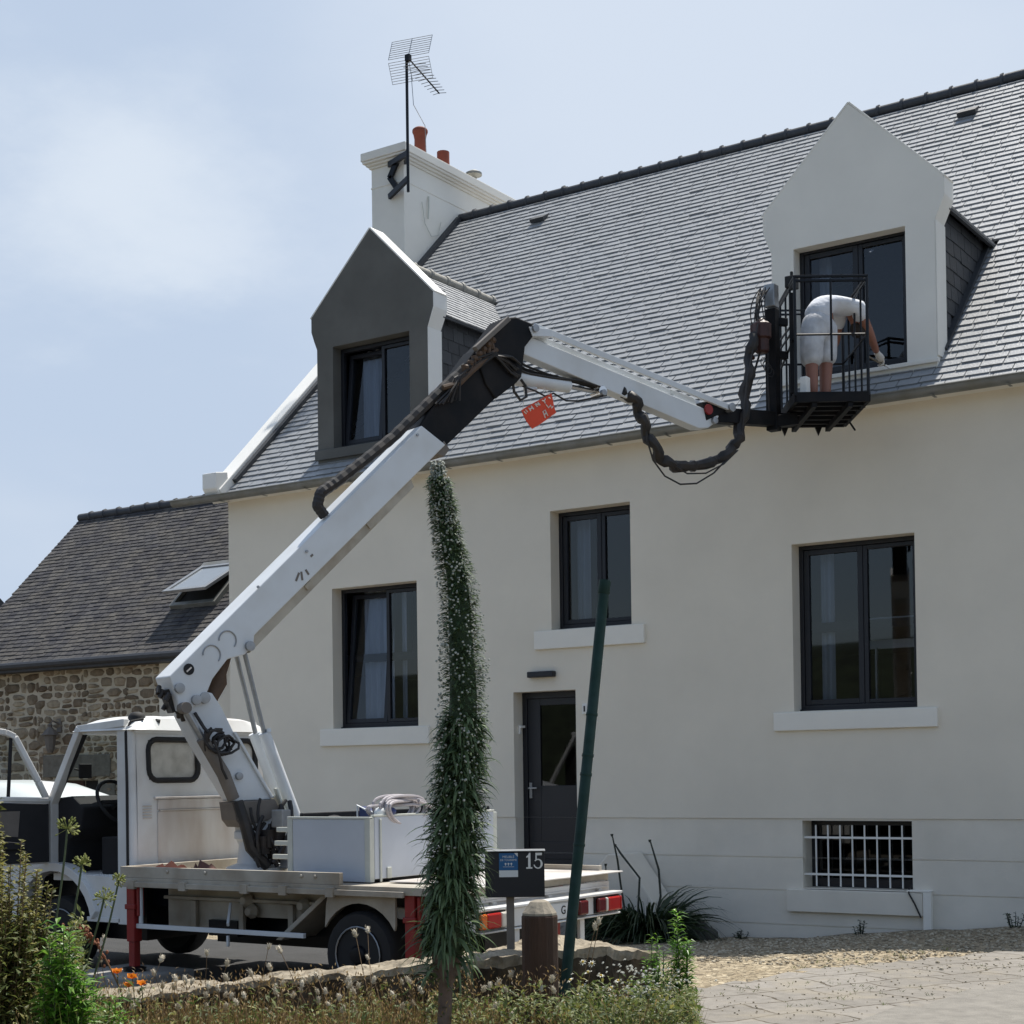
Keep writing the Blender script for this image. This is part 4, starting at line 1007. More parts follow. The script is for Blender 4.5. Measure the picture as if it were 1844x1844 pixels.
def wheel(x, y, s, dual):
    w_ = MB(); W = .36 if dual else .19; r = .305
    w_.lathe((x, y, .36 if dual else .345), [(.20, -.01), (.235, -.005), (.285, -.01), (r - .006, -.035), (r, -.06), (r, -W + .05), (r - .01, -W + .02), (.25, -W), (.19, -W + .02)], 28, (0, s, 0))
    t = mk('wheel', w_, 'rubber', truck, smooth=True)
    q = MB(); q.lathe((x, y, .36 if dual else .345), [(.205, -.012), (.205, .002), (.195, .004), (.19, -.03), (.165, -.075), (.13, -.085), (.11, -.06), (.075, -.06), (.07, .0), (.055, .02), (.02, .025)], 24, (0, s, 0))
    for k in range(6):
        a = k * math.pi / 3; q.lathe((x + .098 * math.cos(a), y - s * .062, (.36 if dual else .345) + .098 * math.sin(a)), [(.013, 0), (.013, .02), (.005, .024)], 6, (0, s, 0))
    mk('rim', q, 'steel_dark', t, smooth=True)
    q = MB(); z_ = .36 if dual else .345
    q.tube([(x + .198 * math.cos(R_(a)), y + s * .001, z_ + .198 * math.sin(R_(a))) for a in range(0, 375, 15)], .006, 5, cap=False); mk('rim_edge', q, 'steel_grey', t)
wheel(-7.06, -8.16, -1, True); wheel(-7.06, -6.28, 1, True); wheel(-10.42, -7.93, -1, False); wheel(-10.42, -6.47, 1, False)
def stabiliser(x, y, zb):
    p = MB(); p.box(x - .042, x + .042, y - .042, y + .042, zb + .22, .80); p.box(x - .032, x + .032, y - .032, y + .032, zb + .02, zb + .22); p.box(x - .055, x + .055, y - .05, y + .05, .60, .64); p.box(x + .055, x + .08, y - .03, y + .03, .55, .78)
    o = mk('stabiliser_leg', p, 'red_paint', truck, bevel=.006)
    p = MB(); p.lathe((x, y, zb), [(.09, 0), (.09, .02), (.04, .03)], 14); mk('foot_plate', p, 'steel_dark', o)
stabiliser(-9.30, -8.15, .13); stabiliser(-6.60, -8.12, .03); stabiliser(-6.60, -6.35, -.06)
# rear end: panel, light bar
p = MB(); p.box(-6.145, -6.12, -8.12, -6.30, .60, .788); p.box(-6.98, -6.03, -7.9, -6.24, .852, .862); p.box(-6.16, -6.03, -8.2, -7.9, .852, .862); p.box(-6.12, -6.105, -8.1, -6.34, .74, .755)
for y in (-7.9, -7.2, -6.5): p.box(-6.12, -6.09, y, y + .05, .66, .74)
mk('tailboard', p, 'truck_panel', bed, bevel=.005)
LBY0, LBY1, LX = -8.27, -6.40, -5.98
p = MB(); p.box(LX - .05, LX, LBY0, LBY1, .575, .70); p.box(LX - .10, LX + .03, LBY0 - .01, LBY1 + .01, .705, .725); p.box(LX - .06, LX + .015, LBY0, LBY1, .555, .568)
for y in (-7.9, -6.75): p.box(-6.9, LX - .05, y - .03, y + .03, .60, .68)
for y in (-7.75, -6.9): p.box(LX - .045, LX - .015, y - .03, y + .03, .3, .555)
lbar = mk('light_bar', p, 'truck_white', truck, bevel=.005)
def lamp(y0, y1, mats):
    p = MB(); n = len(mats)
    p.box(LX + .001, LX + .012, y0 - .01, y1 + .01, .58, .698); o = mk('tail_light', p, 'rubber', lbar)
    tot = sum(q[1] for q in mats); y = y0
    for m_, f in mats:
        w_ = (y1 - y0) * f / tot
        q = MB(); q.box(LX + .012, LX + .045, y + .002, y + w_ - .002, .588, .69); mk('lens', q, m_, o, bevel=.012); y += w_
lamp(-8.25, -7.94, [('lamp_orange', 1.1), ('lamp_red', 2.6), ('lamp_clear', 1.2)])
lamp(-6.76, -6.42, [('lamp_darkred', 1.4), ('lamp_clear', .45), ('lamp_red', 2.2), ('lamp_red', .3)])
lamp(-7.02, -6.90, [('lamp_darkred', 1)])
p = MB(); p.box(LX + .002, LX + .014, -7.62, -7.10, .585, .69); npl = mk('number_plate', p, 'sticker_white', lbar)
p = MB()
put_text(p, 'G', .085, (LX + .016, -7.205, .638), (0, 1, 0), (0, 0, 1)); mk('plate_letter', p, 'seat_black', npl)
# open aluminium locker on the bed
LX0, LX1, LY0, LY1 = -7.87, -7.09, -7.97, -6.38
p = MB(); z0, z1 = .852, 1.30
p.box(LX0 + .05, LX1 - .05, LY0, LY0 + .025, z0, z1); p.box(LX1 - .025, LX1, LY0 + .05, LY1 - .05, z0 + .02, z1 + .015); p.box(LX0, LX0 + .025, LY0 + .05, LY1, z0, z1); p.box(LX0 + .05, LX1 - .05, LY1 - .025, LY1, z0, z1 + .03)
lock = mk('locker', p, 'alu_panel', bed, bevel=.006)
p = MB()
for x, y in ((LX0, LY0), (LX1 - .05, LY0), (LX1 - .05, LY1 - .05)): p.box(x, x + .05, y - .004, y + .046, z0, z1 + .012)
p.box(LX0, LX1, LY0 - .006, LY0 + .03, z1, z1 + .016); p.box(LX1 - .028, LX1 + .004, LY0 + .04, LY1 - .04, z1 + .015, z1 + .03)
p.box(LX1, LX1 + .012, LY0 + .18, LY0 + .23, z0 + .02, z0 + .10); p.box(LX1, LX1 + .012, LY0 + .10, LY0 + .12, z0 + .0, z1)
for i in range(3): p.box(LX0 - .16 + .02 * i, LX0 + .02, LY0 + .01, LY0 + .04, z0 + .15 + .10 * i, z0 + .185 + .10 * i)
mk('corner_post', p, 'cream_tube', lock, bevel=.004)
p = MB(); p.box(LX0 + .05, LX1 - .05, LY1 - .06, LY1 - .03, z0, z1 + .06); p.box(LX0 + .03, LX0 + .06, LY0 + .1, LY1 - .05, z0, z1 + .04); p.ell((-7.55, LY1 - .05, z1 + .08), .05, .03, .06, 8, 6); p.box(LX0 + .05, LX1 - .05, LY0 + .05, LY1 - .05, z0, z0 + .2); p.ell((-7.72, LY0 + .35, z1 - .03), .06, .1, .05); p.ell((-7.5, LY0 + .3, z1 - .03), .12, .05, .035); mk('locker_lining', p, 'seat_black', lock, bevel=.008)

# boom: all in one vertical plane through the turret
TB = V((-8.884, -7.2, 0)); bA = V((.3347, .9423, 0)); bN = V((-.9423, .3347, 0))
BP = lambda s, z, o=0.0: TB + bA * s + V((0, 0, z)) + bN * o
def slab(mb, poly, w_, o=0.0, mi=0): mb.prism([BP(s, z, o - w_ / 2) for s, z in poly], bN * w_, mi)
def pin(mb, s, z, r, w_, o=0.0): mb.lathe(BP(s, z, o - w_ / 2), [(r * .6, -.012), (r, -.01), (r, .0), (r, w_), (r * .6, w_ + .012)], 14, bN)
p = MB(); p.lathe(BP(.0, .845), [(.26, 0), (.26, .04), (.17, .07), (.15, .25), (.19, .27), (.19, .33)], 20)
slab(p, [(-.16, 1.24), (-.14, 1.10), (-.08, .98), (.12, .98), (.18, 1.1), (.12, 1.30)], .22)
tur = mk('turret', p, 'boom_white', truck, smooth=True, bevel=.006)
p = MB()
for i in range(7):
    s0_ = -.12 + .07 * i + random.uniform(-.03, .03)
    p.box(*[q for pair in zip(BP(s0_, 0, -.32)[:2], BP(s0_ + .05, 0, -.22)[:2]) for q in pair], 1.0 + .05 * (i % 3), 1.14 + .05 * (i % 3))
p.lathe(BP(.20, .86, -.30), [(.08, 0), (.08, .2), (.05, .22)], 12)
for i in range(16):
    a = BP(random.uniform(-.2, .2), random.uniform(1.15, 1.45), random.uniform(-.24, -.14)); b = BP(random.uniform(-.15, .2), random.uniform(.88, .98), random.uniform(-.34, -.15)); m_ = (a + b) / 2 + bA * random.uniform(-.22, .1) + bN * random.uniform(-.15, -.02)
    q0 = [a * (1 - t) ** 2 + m_ * 2 * t * (1 - t) + b * t * t for t in [k / 8 for k in range(9)]]; p.tube(q0, random.choice((.012, .016, .02)), 6)
mk('valve_block', p, 'black_hose', tur)
p = MB(); c = BP(.02, 1.28, -.36); p.box(c.x - .06, c.x + .06, c.y - .05, c.y + .05, c.z - .07, c.z + .07); c = BP(.12, 1.0, -.34); p.box(c.x - .07, c.x + .07, c.y - .06, c.y + .06, c.z - .12, c.z + .10); mk('control_box', p, 'steel_grey', tur, bevel=.008)
p = MB()
slab(p, [(-.26, 1.42), (-.57, 1.90), (-.68, 2.10), (-.66, 2.22), (-.55, 2.30), (-.44, 2.28), (-.36, 2.17), (-.25, 1.96), (.06, 1.46), (.08, 1.43)], .20)
slab(p, [(.09, 1.44), (-.24, 1.97), (-.27, 1.97), (.06, 1.44)], .25)
lower = mk('lower_arm', p, 'boom_white', truck, bevel=.008)
p = MB(); slab(p, [(-.28, 1.415), (.09, 1.43), (.13, 1.36), (.05, 1.27), (-.21, 1.21), (-.26, 1.27)], .26); mk('arm_foot', p, 'post_grey', lower, bevel=.006)  # greyer than the boom: shade put into the colour
def pins(parent, *defs):
    for d in defs:
        q = MB(); pin(q, *d); mk('pivot_pin', q, 'steel_grey', parent, smooth=True)
pins(lower, (-.52, 2.24, .045, .27), (-.40, 1.82, .035, .30, -.03), (-.22, 1.62, .03, .24))
p = MB()
slab(p, [(-.82, 2.40), (1.55, 4.64), (1.80, 4.50), (-.08, 2.75), (-.09, 2.66), (-.17, 2.59), (-.32, 2.55), (-.45, 2.39), (-.50, 2.28), (-.56, 2.22), (-.64, 2.14), (-.73, 2.13), (-.76, 2.25)], .27)
main = mk('main_boom', p, 'boom_white', truck, bevel=.01)
p = MB(); slab(p, [(-.12, 2.70), (1.46, 4.18), (1.50, 4.11), (-.10, 2.61)], .17); slab(p, [(.4, 3.18), (.46, 3.235), (.49, 3.20), (.43, 3.145)], .20); slab(p, [(1.0, 3.745), (1.08, 3.82), (1.12, 3.77), (1.04, 3.70)], .2); mk('underside_strip', p, 'bed_alu', main, bevel=.005)  # darker strip along the underside of the boom
pins(main, (-.74, 2.31, .04, .31), (-.60, 2.22, .04, .31), (-.13, 2.66, .04, .31))
for s, z in ((-.05, 3.14), (1.50, 4.55), (.40, 3.46)): p = MB(); p.lathe(BP(s, z, -.139), [(.012, 0), (.012, .012)], 8, -bN); mk('bolt', p, 'steel_grey', main)
p = MB()
for s, z in ((-.32, 2.70), (-.46, 2.58)):
    p.tube([BP(s + .075 * math.cos(R_(a)), z + .075 * math.sin(R_(a)), -.139) for a in range(-40, 190, 15)], .006, 5)
mk('weld_ring', p, 'steel_grey', main)
p = MB(); p.lathe(BP(-.655, 2.46, -.136), [(.045, 0), (.045, .004)], 20, -bN); st_ = mk('round_sticker', p, 'seat_black', main)
p = MB(); p.bar(BP(-.675, 2.44, -.142), BP(-.635, 2.475, -.142), .012, .003, bN); mk('sticker_mark', p, 'ink_white', st_)
p = MB()
for a, b in (((.30, 3.21), (.33, 3.28)), ((.36, 3.22), (.35, 3.29)), ((.42, 3.27), (.39, 3.31)), ((.44, 3.42), (.46, 3.44))):
    p.bar(BP(*a, -.137), BP(*b, -.137), .018, .003, bN)
mk('worn_mark', p, 'post_grey', main)
p = MB(); s0_, z0_ = -.80, 2.33
for i in range(8): a = BP(-.83 + .02 * i, 2.33 - .03 * i, random.uniform(-.1, .1)); p.tube([a, a + V((random.uniform(-.05, .05), random.uniform(-.05, .05), -.06))], .02, 6)
p.bar(BP(-.80, 2.30), BP(-.73, 2.13), .1, .05); mk('hose_clamp', p, 'black_hose', main)
# tie rods and lift cylinder at the back
p = MB()
for o in (-.05, .10): p.tube([BP(-.13, 2.62, o), BP(.05, 1.93, o)], .020, 8)
ct = mk('lift_cylinder', p, 'steel_grey', truck, smooth=True)
p = MB()
for o in (-.05, .12): p.tube([BP(.04, 1.97, o), BP(.31, 1.33, o + .02), BP(.36, 1.2, o + .02)], [.05, .05, .045], 12)
p.tube([BP(.10, 1.98, .16), BP(.42, 1.2, .16)], .016, 6); p.bar(BP(.06, 1.99, -.1), BP(.12, 1.93, .2), .03, .03)
mk('cylinder_barrel', p, 'boom_white', ct, smooth=True)
p = MB(); p.bar(BP(.10, 1.52, -.12), BP(.20, 1.26, -.12), .05, .02); p.bar(BP(.14, 1.46, .0), BP(.26, 1.26, .0), .16, .02); p.bar(BP(.22, 1.42, .02), BP(.30, 1.26, .02), .03, .03); mk('cylinder_bracket', p, 'cream_tube', ct, bevel=.004)
p = MB(); p.tube([BP(-.70, 2.14, -.16), BP(-.52, 1.86, -.16)], .028, 8); cc = mk('levelling_cylinder', p, 'steel_grey', lower, smooth=True)
p = MB(); p.tube([BP(-.56, 1.92, -.16), BP(-.38, 1.64, -.16), BP(-.29, 1.44, -.15)], [.05, .055, .05], 12); p.lathe(BP(-.71, 2.155, -.21), [(.02, 0), (.045, .0), (.045, .09), (.02, .09)], 12, bN); mk('barrel', p, 'post_grey', cc, smooth=True)
p = MB()
for i in range(9):
    s = -.50 + random.uniform(-.05, .05); pts = []
    for k in range(11):
        a = R_(k * 36 + i * 30); pts.append(BP(s + (.06 + .05 * random.random()) * math.cos(a) + .01 * k, 1.92 + .08 * math.sin(a) - .008 * k, -.20 - .03 * math.sin(a + i)))
    p.tube(pts, .011, 5)
p.tube([BP(-.50, 1.90, -.25), BP(-.47, 1.78, -.28), BP(-.44, 1.68, -.26), BP(-.39, 1.60, -.24)], .012, 6)
p.tube([BP(-.60, 2.12, -.12), BP(-.56, 2.0, -.2), BP(-.52, 1.95, -.22)], .014, 6); p.tube([BP(-.28, 1.42, -.2), BP(-.24, 1.25, -.24), BP(-.2, 1.05, -.26), BP(-.05, .9, -.25)], .045, 8)
mk('hose_bundle', p, 'black_hose', lower, smooth=True)
p = MB(); p.tube([BP(-.26, 2.60, .02), BP(-.31, 2.45, .02), BP(-.33, 2.38, .02), BP(-.40, 2.22, .02), BP(-.44, 2.14, .02)], [.05, .052, .075, .05, .045], 9); mk('wrapped_hose', p, 'brown_hose', truck, smooth=True)
# inner boom and knuckle
p = MB(); slab(p, [(1.45, 4.50), (1.62, 4.74), (2.16, 5.40), (2.34, 5.40), (2.60, 5.22), (2.36, 4.98), (1.74, 4.42)], .20)
inn = mk('inner_boom', p, 'boom_dark', truck, bevel=.01)
p = MB(); slab(p, [(2.14, 5.36), (2.30, 5.52), (2.47, 5.73), (2.60, 5.76), (2.84, 5.72), (2.81, 5.63), (2.70, 5.50), (2.655, 5.22), (2.60, 5.16), (2.36, 4.98), (2.25, 5.1)], .24)
mk('knuckle', p, 'boom_dark', inn, bevel=.012)
p = MB(); slab(p, [(1.80, 4.54), (1.86, 4.47), (1.80, 4.40), (1.70, 4.42)], .22); slab(p, [(1.62, 4.79), (1.66, 4.86), (1.72, 4.88), (1.68, 4.81)], .1)
slab(p, [(2.13, 5.37), (2.50, 5.70), (2.47, 5.73), (2.10, 5.40)], .06, -.15); mk('boom_fitting', p, 'post_grey', inn, bevel=.005)
p = MB()
for i in range(7):
    s = 2.02 + .05 * i; a = BP(s, 5.16 + .048 * i, -.14); p.tube([a + V((0, 0, -.03)), a + V((0, 0, .07)) + bA * random.uniform(-.05, .05)], .022, 6); p.ell(a + V((0, 0, .05)), .035, .035, .03, 7, 5)
p.tube([BP(1.78, 5.0, -.13), BP(1.95, 5.06, -.15), BP(2.1, 5.2, -.15), BP(2.36, 5.42, -.14)], .025, 7); mk('hose_fittings', p, 'brown_hose', inn)
p = MB()
for i in range(9):                          # hoses lying along the inner boom
    o = -.125 - .012 * (i % 3); h = .05 * i / 9; j = lambda: random.uniform(-.03, .03)
    p.tube([BP(1.70 + .03 * i, 4.86 + h + j(), o), BP(1.92 + j(), 5.06 + h + j(), o - .02), BP(2.12 + j(), 5.22 + h + j(), o), BP(2.32 + j(), 5.36 + h * .5 + j(), o - .02), BP(2.50 + j(), 5.40 - .02 * i + j(), o), BP(2.60 + j(), 5.36 - .02 * i, o)], .011, 5)
mk('boom_hose', p, 'black_hose', inn, smooth=True)
# hose track along the boom
p = MB(); trk = [(.62, 3.78), (.55, 3.86), (.58, 3.97), (.74, 4.08), (1.0, 4.28), (1.30, 4.52), (1.6, 4.80), (1.88, 5.06), (2.19, 5.33), (2.36, 5.47)]
tp_ = []
for (a, b), (c, d) in zip(trk, trk[1:]):
    for k in range(6): t = k / 6; tp_.append((a + (c - a) * t, b + (d - b) * t))
p.tube([BP(s, z, -.06) for s, z in tp_], [.050 if i % 2 else .046 for i in range(len(tp_))], 8)
mk('hose_track', p, 'black_hose', main)
# jib
p = MB(); slab(p, [(2.67, 5.46), (2.76, 5.63), (5.00, 5.235), (5.18, 5.19), (5.14, 5.12), (5.03, 5.05), (4.90, 5.03)], .13)
slab(p, [(3.60, 5.42), (3.74, 5.40), (3.70, 5.22), (3.62, 5.20)], .10)
jib = mk('jib', p, 'boom_white', truck, bevel=.008)
p = MB()
for o in (-.10, .10):
    p.bar(BP(2.82, 5.71, o), BP(5.34, 5.27, o), .035, .06, (0, 0, 1))
p.bar(BP(2.84, 5.66, .0), BP(4.66, 5.34, .0), .05, .05); slab(p, [(2.74, 5.69), (3.0, 5.71), (3.02, 5.64), (2.78, 5.61)], .26); slab(p, [(4.56, 5.38), (4.86, 5.335), (4.9, 5.26), (4.6, 5.30)], .08)
mk('jib_link', p, 'boom_white', jib, bevel=.004)
p = MB(); p.tube([BP(2.64, 5.235), BP(3.29, 5.245)], [.068, .062], 14); p.tube([BP(2.78, 5.14), BP(2.9, 5.17)], .03, 6); jc = mk('jib_cylinder', p, 'boom_white', truck, smooth=True)
p = MB(); p.tube([BP(3.26, 5.245), BP(3.66, 5.235)], .024, 8); p.lathe(BP(3.66, 5.235, -.07), [(.02, 0), (.05, 0), (.05, .14), (.02, .14)], 12, bN); mk('cylinder_rod', p, 'chrome', jc, smooth=True)
pins(jib, (2.80, 5.68, .035, .30), (5.30, 5.28, .045, .26), (5.10, 5.13, .035, .18), (3.66, 5.22, .03, .16))
p = MB()
for i in range(6):
    o = random.uniform(-.06, .06); p.tube([BP(2.64, 5.42 - .03 * i, o), BP(2.8, 5.36 - .02 * i, o), BP(3.05, 5.32 - .01 * i, o), BP(3.4, 5.30, o), BP(3.7, 5.27, o)], .012, 5)
p.tube([BP(2.56, 5.2, -.1), BP(2.58, 5.08, -.1), BP(2.65, 5.01, -.1), BP(2.72, 5.05, -.1), BP(2.71, 5.15, -.1), BP(2.66, 5.2, -.1)], .013, 6)
p.tube([BP(2.7, 5.15, -.07), BP(2.85, 5.12, -.08), BP(2.95, 5.09, -.08), BP(3.05, 5.13, -.08), BP(3.2, 5.08, -.08), BP(3.35, 5.10, -.07), BP(3.7, 5.2, -.07)], .009, 5); mk('hydraulic_hose', p, 'black_hose', jib, smooth=True)
# drooping hose
dr = [(3.9, 5.28), (4.09, 5.20), (4.16, 5.03), (4.25, 4.86), (4.40, 4.68), (4.56, 4.62), (4.74, 4.63), (4.98, 4.68), (5.2, 4.76), (5.38, 4.88), (5.47, 5.02), (5.55, 5.28), (5.60, 5.6), (5.65, 5.89), (5.70, 6.15)]
tp_ = []
for (a, b), (c, d) in zip(dr, dr[1:]):
    for k in range(5): t = k / 5; tp_.append((a + (c - a) * t, b + (d - b) * t))
p = MB(); p.tube([BP(s, z, -.05 + .03 * math.sin(i)) for i, (s, z) in enumerate(tp_)], [.052 + random.uniform(-.012, .014) for _ in tp_], 8); mk('sleeved_hose', p, 'black_hose', jib, smooth=True)
p = MB(); p.tube([BP(s, z, -.08) for s, z in ((4.18, 5.0), (4.20, 4.82), (4.27, 4.64), (4.42, 4.50), (4.62, 4.44), (4.84, 4.47), (5.08, 4.6), (5.31, 4.8))], .009, 5); p.tube([BP(s, z, -.1) for s, z in ((4.5, 4.62), (4.7, 4.55), (4.95, 4.58), (5.2, 4.70), (5.4, 4.86))], .008, 5); p.tube([BP(s, z, -.1) for s, z in ((5.46, 5.0), (5.5, 5.3), (5.55, 5.6), (5.66, 6.0), (5.72, 6.2))], .008, 5); mk('loose_hose', p, 'black_hose', jib)
p = MB(); p.bar(BP(5.0, 5.19), BP(6.02, 5.27), .12, .15, (0, 0, 1)); slab(p, [(4.95, 5.30), (5.1, 5.33), (5.3, 5.26), (5.0, 5.12)], .15); plat_arm = mk('platform_arm', p, 'boom_dark', truck, bevel=.008)
p = MB(); c = BP(5.02, 5.23, -.085); p.lathe(c, [(.05, -.02), (.055, 0), (.05, .01)], 12, -bN); mk('red_cap', p, 'red_paint', plat_arm)

# basket
bw, bl = V((.83, .558, 0)) * .735, V((-.558, .83, 0)) * 1.18
bO = V((-6.50, -1.77, 5.42))
BK = lambda u, v, z: bO + bw * u + bl * v + V((0, 0, z))
p = MB(); r = .016
for z in (1.17, 1.215): p.tube([BK(0, 0, z), BK(1, 0, z), BK(1, 1, z), BK(0, 1, z), BK(0, 0, z)], .0155, 7)
for u, v in ((0, 0), (1, 0), (1, 1), (0, 1)): p.tube([BK(u, v, 0), BK(u, v, 1.2)], .017, 7)
p.tube([BK(0, 0, .62), BK(1, 0, .62)], .012, 6); p.tube([BK(1, 0, .62), BK(1, 1, .62)], .012, 6); p.tube([BK(0, 0, .62), BK(0, 1, .45)], .012, 6); p.tube([BK(0, .25, .78), BK(0, 1, .82)], .012, 6); p.tube([BK(0, .25, .70), BK(0, 1, .72)], .012, 6)
for u in (.5,): p.tube([BK(u, 0, .62), BK(u, 0, 1.19)], .012, 6); p.tube([BK(u, 0, 0.35), BK(u, 0, .62)], .012, 6)
for v in (.22, .45, .72): p.tube([BK(0, v, .02), BK(0, v, 1.19)], .011, 6)
for v in (.25, .5, .75): p.tube([BK(1, v, .02), BK(1, v, 1.19)], .011, 6)
for u in (.2, .4, .6, .8): p.tube([BK(u, 1, .02), BK(u, 1, .62)], .010, 6)
p.tube([BK(0, 1, .62), BK(1, 1, .62)], .012, 6)
bas = mk('basket', p, 'steel_dark', truck, smooth=True)
p = MB()
for a, b in (((0, 0), (1, 0)), ((1, 0), (1, 1)), ((1, 1), (0, 1)), ((0, 1), (0, 0))): p.bar(BK(*a, -.02), BK(*b, -.02), .04, .10)
for v in (.15, .32, .5, .68, .85): p.bar(BK(0, v, -.05), BK(1, v, -.05), .05, .05)
for v in [k / 24 for k in range(25)]: p.bar(BK(.02, v, -.004), BK(.98, v, -.004), .03, .012)
for u in (.25, .75): p.bar(BK(u, 0, -.09), BK(u, 1, -.09), .05, .06)
for u, v in ((.12, 1), (.62, 1)): p.prism([BK(u - .05, v, -.07), BK(u + .05, v, -.07), BK(u, v, -.16)], bl * .03)
p.bar(BK(1, .8, -.06), BK(1.14, .95, -.12), .015, .015)
mk('basket_floor', p, 'boom_dark', bas)
p = MB(); m0 = BP(6.03, 0); p.box(m0.x - .06, m0.x + .06, m0.y - .06, m0.y + .06, 5.15, 6.42)
for z in (5.3, 5.95, 6.3): p.bar((m0.x, m0.y, z), BK(0, .4, z - 5.42), .06, .08)
p.bar((m0.x, m0.y, 5.24), BK(.1, .4, -.14), .14, .12); p.bar(BK(0, .15, .06), BK(0, .15, 1.1), .05, .05, bl)
mst = mk('mast', p, 'boom_dark', bas, bevel=.006)
p = MB(); c = m0 + bN * .0; p.box(c.x - .065, c.x + .055, c.y - .06, c.y + .06, 6.44, 6.68); mk('switch_box', p, 'steel_grey', mst, bevel=.01)
p = MB(); c = BP(5.82, 6.1, -.05); p.lathe((c.x, c.y, 5.92), [(.05, 0), (.075, .02), (.075, .14), (.10, .16), (.10, .30), (.06, .33), (.03, .36)], 12); p.box(c.x - .10, c.x + .05, c.y - .06, c.y + .06, 6.08, 6.22); p.tube([(c.x - .05, c.y, 6.0), (c.x - .12, c.y - .05, 5.93), (c.x - .06, c.y - .08, 5.86)], .022, 6); mk('drive_motor', p, 'oil_brown', mst)
p = MB()
for i in range(12):
    a = BP(5.80 + random.uniform(-.06, .06), 6.2, random.uniform(-.1, .05)); b = BP(5.92 + random.uniform(-.06, .04), 6.62, random.uniform(-.1, .05)); m_ = (a + b) / 2 - bA * random.uniform(.02, .2)
    p.tube([a * (1 - t) ** 2 + m_ * 2 * t * (1 - t) + b * t * t for t in [k / 7 for k in range(8)]], .006, 5)
for i in range(4):
    c = BP(5.82 + .03 * i, 5.82 - .03 * i, -.08); p.tube([c + (bA * math.cos(R_(k * 40)) + V((0, 0, 1)) * math.sin(R_(k * 40))) * .05 for k in range(10)], .005, 5)
p.tube([BP(5.8, 5.95, -.05), BP(5.7, 5.7, -.05), BP(5.6, 5.4, -.05)], .012, 5)
for s in (5.93,): p.tube([BP(s, 5.2, -.04), BP(s - .02, 5.6, -.04), BP(s - .01, 6.1, -.04)], .010, 5)
mk('control_cable', p, 'black_hose', mst)
p = MB(); c = BK(.05, .3, 1.22); p.box(c.x - .05, c.x + .05, c.y - .07, c.y + .07, c.z - .02, c.z + .10); p.tube([c, c + V((0, 0, .16))], .018, 7); mk('joystick_box', p, 'rubber', bas, bevel=.008)
p = MB(); c = BK(.16, .12, .02); p.box(c.x - .04, c.x + .04, c.y - .05, c.y + .05, c.z, c.z + .2)
solo('paint_tin', p, 'paint_white', 'small white tub on the basket floor beside the painter', 'tub', BK(.16, .12, .0), bevel=.012)

# ------------------------------------------------------------------ the painter
def skin_mesh(joints, edges, sub=2):
    """grow one continuous surface over a skeleton: joints = {name: (pos, rx, ry)}"""
    names = list(joints); me = bpy.data.meshes.new('skin')
    me.from_pydata([tuple(joints[k][0]) for k in names], [(names.index(a), names.index(b)) for a, b in edges], [])
    o = bpy.data.objects.new('skin', me); COL.objects.link(o)
    m = o.modifiers.new('skin', 'SKIN'); m.use_smooth_shade = True
    for i, k in enumerate(names):
        sv = me.skin_vertices[0].data[i]; sv.radius = joints[k][1:3]; sv.use_root = (i == 0)
    s = o.modifiers.new('sub', 'SUBSURF'); s.levels = sub; s.render_levels = sub
    bpy.context.view_layer.update()
    ev = o.evaluated_get(bpy.context.evaluated_depsgraph_get())
    r = bpy.data.meshes.new_from_object(ev)
    vs = [tuple(v.co) for v in r.vertices]; fs = [tuple(q.vertices) for q in r.polygons]
    bpy.data.objects.remove(o); bpy.data.meshes.remove(r)
    mb = MB(); mb.add(vs, fs); return mb
rt_, fwd = V((.83, .558, 0)), V((-.558, .83, 0))
ct_ = BK(.55, .42, 0); z0 = bO.z
def Q(a, b, z): return V((ct_.x, ct_.y, z0 + z)) + rt_ * a + fwd * b
man = thing('person', 'person in white T-shirt, shorts and gloves bending over in the lift basket to paint', 'person', tuple(Q(0, 0, 0)))
hipL, hipR = Q(-.14, -.10, .80), Q(.0, .05, .80)
J = {'pelvis': (Q(-.09, -.03, .90), .11, .10), 'belly': (Q(.0, .04, 1.05), .09, .08), 'chest': (Q(.15, .14, 1.14), .11, .09), 'neck': (Q(.35, .27, 1.04), .06, .06), 'jaw': (Q(.42, .32, .95), .075, .08), 'crown': (Q(.45, .34, .81), .085, .095),
     'shR': (Q(.38, .14, 1.06), .075, .075), 'elR': (Q(.545, .34, .85), .054, .054), 'wrR': (Q(.68, .60, .715), .036, .033),
     'shL': (Q(.22, .38, 1.03), .07, .07), 'elL': (Q(.20, .44, .78), .048, .048), 'wrL': (Q(.10, .30, .66), .034, .03),
     'hipL': (Q(-.15, -.10, .85), .10, .10), 'knL': (Q(-.17, -.12, .45), .075, .075), 'anL': (Q(-.18, -.20, .09), .058, .058), 'toL': (Q(-.14, -.05, .04), .042, .03),
     'hipR': (Q(.02, .05, .85), .10, .10), 'knR': (Q(.01, .04, .45), .075, .075), 'anR': (Q(-.02, -.05, .09), .058, .058), 'toR': (Q(.03, .10, .04), .042, .03)}
E_ = [('pelvis', 'belly'), ('belly', 'chest'), ('chest', 'neck'), ('neck', 'jaw'), ('jaw', 'crown'), ('chest', 'shR'), ('shR', 'elR'), ('elR', 'wrR'), ('chest', 'shL'), ('shL', 'elL'), ('elL', 'wrL'), ('pelvis', 'hipL'), ('hipL', 'knL'), ('knL', 'anL'), ('anL', 'toL'), ('pelvis', 'hipR'), ('hipR', 'knR'), ('knR', 'anR'), ('anR', 'toR')]
mk('body', skin_mesh(J, E_), 'skin', man, smooth=True)
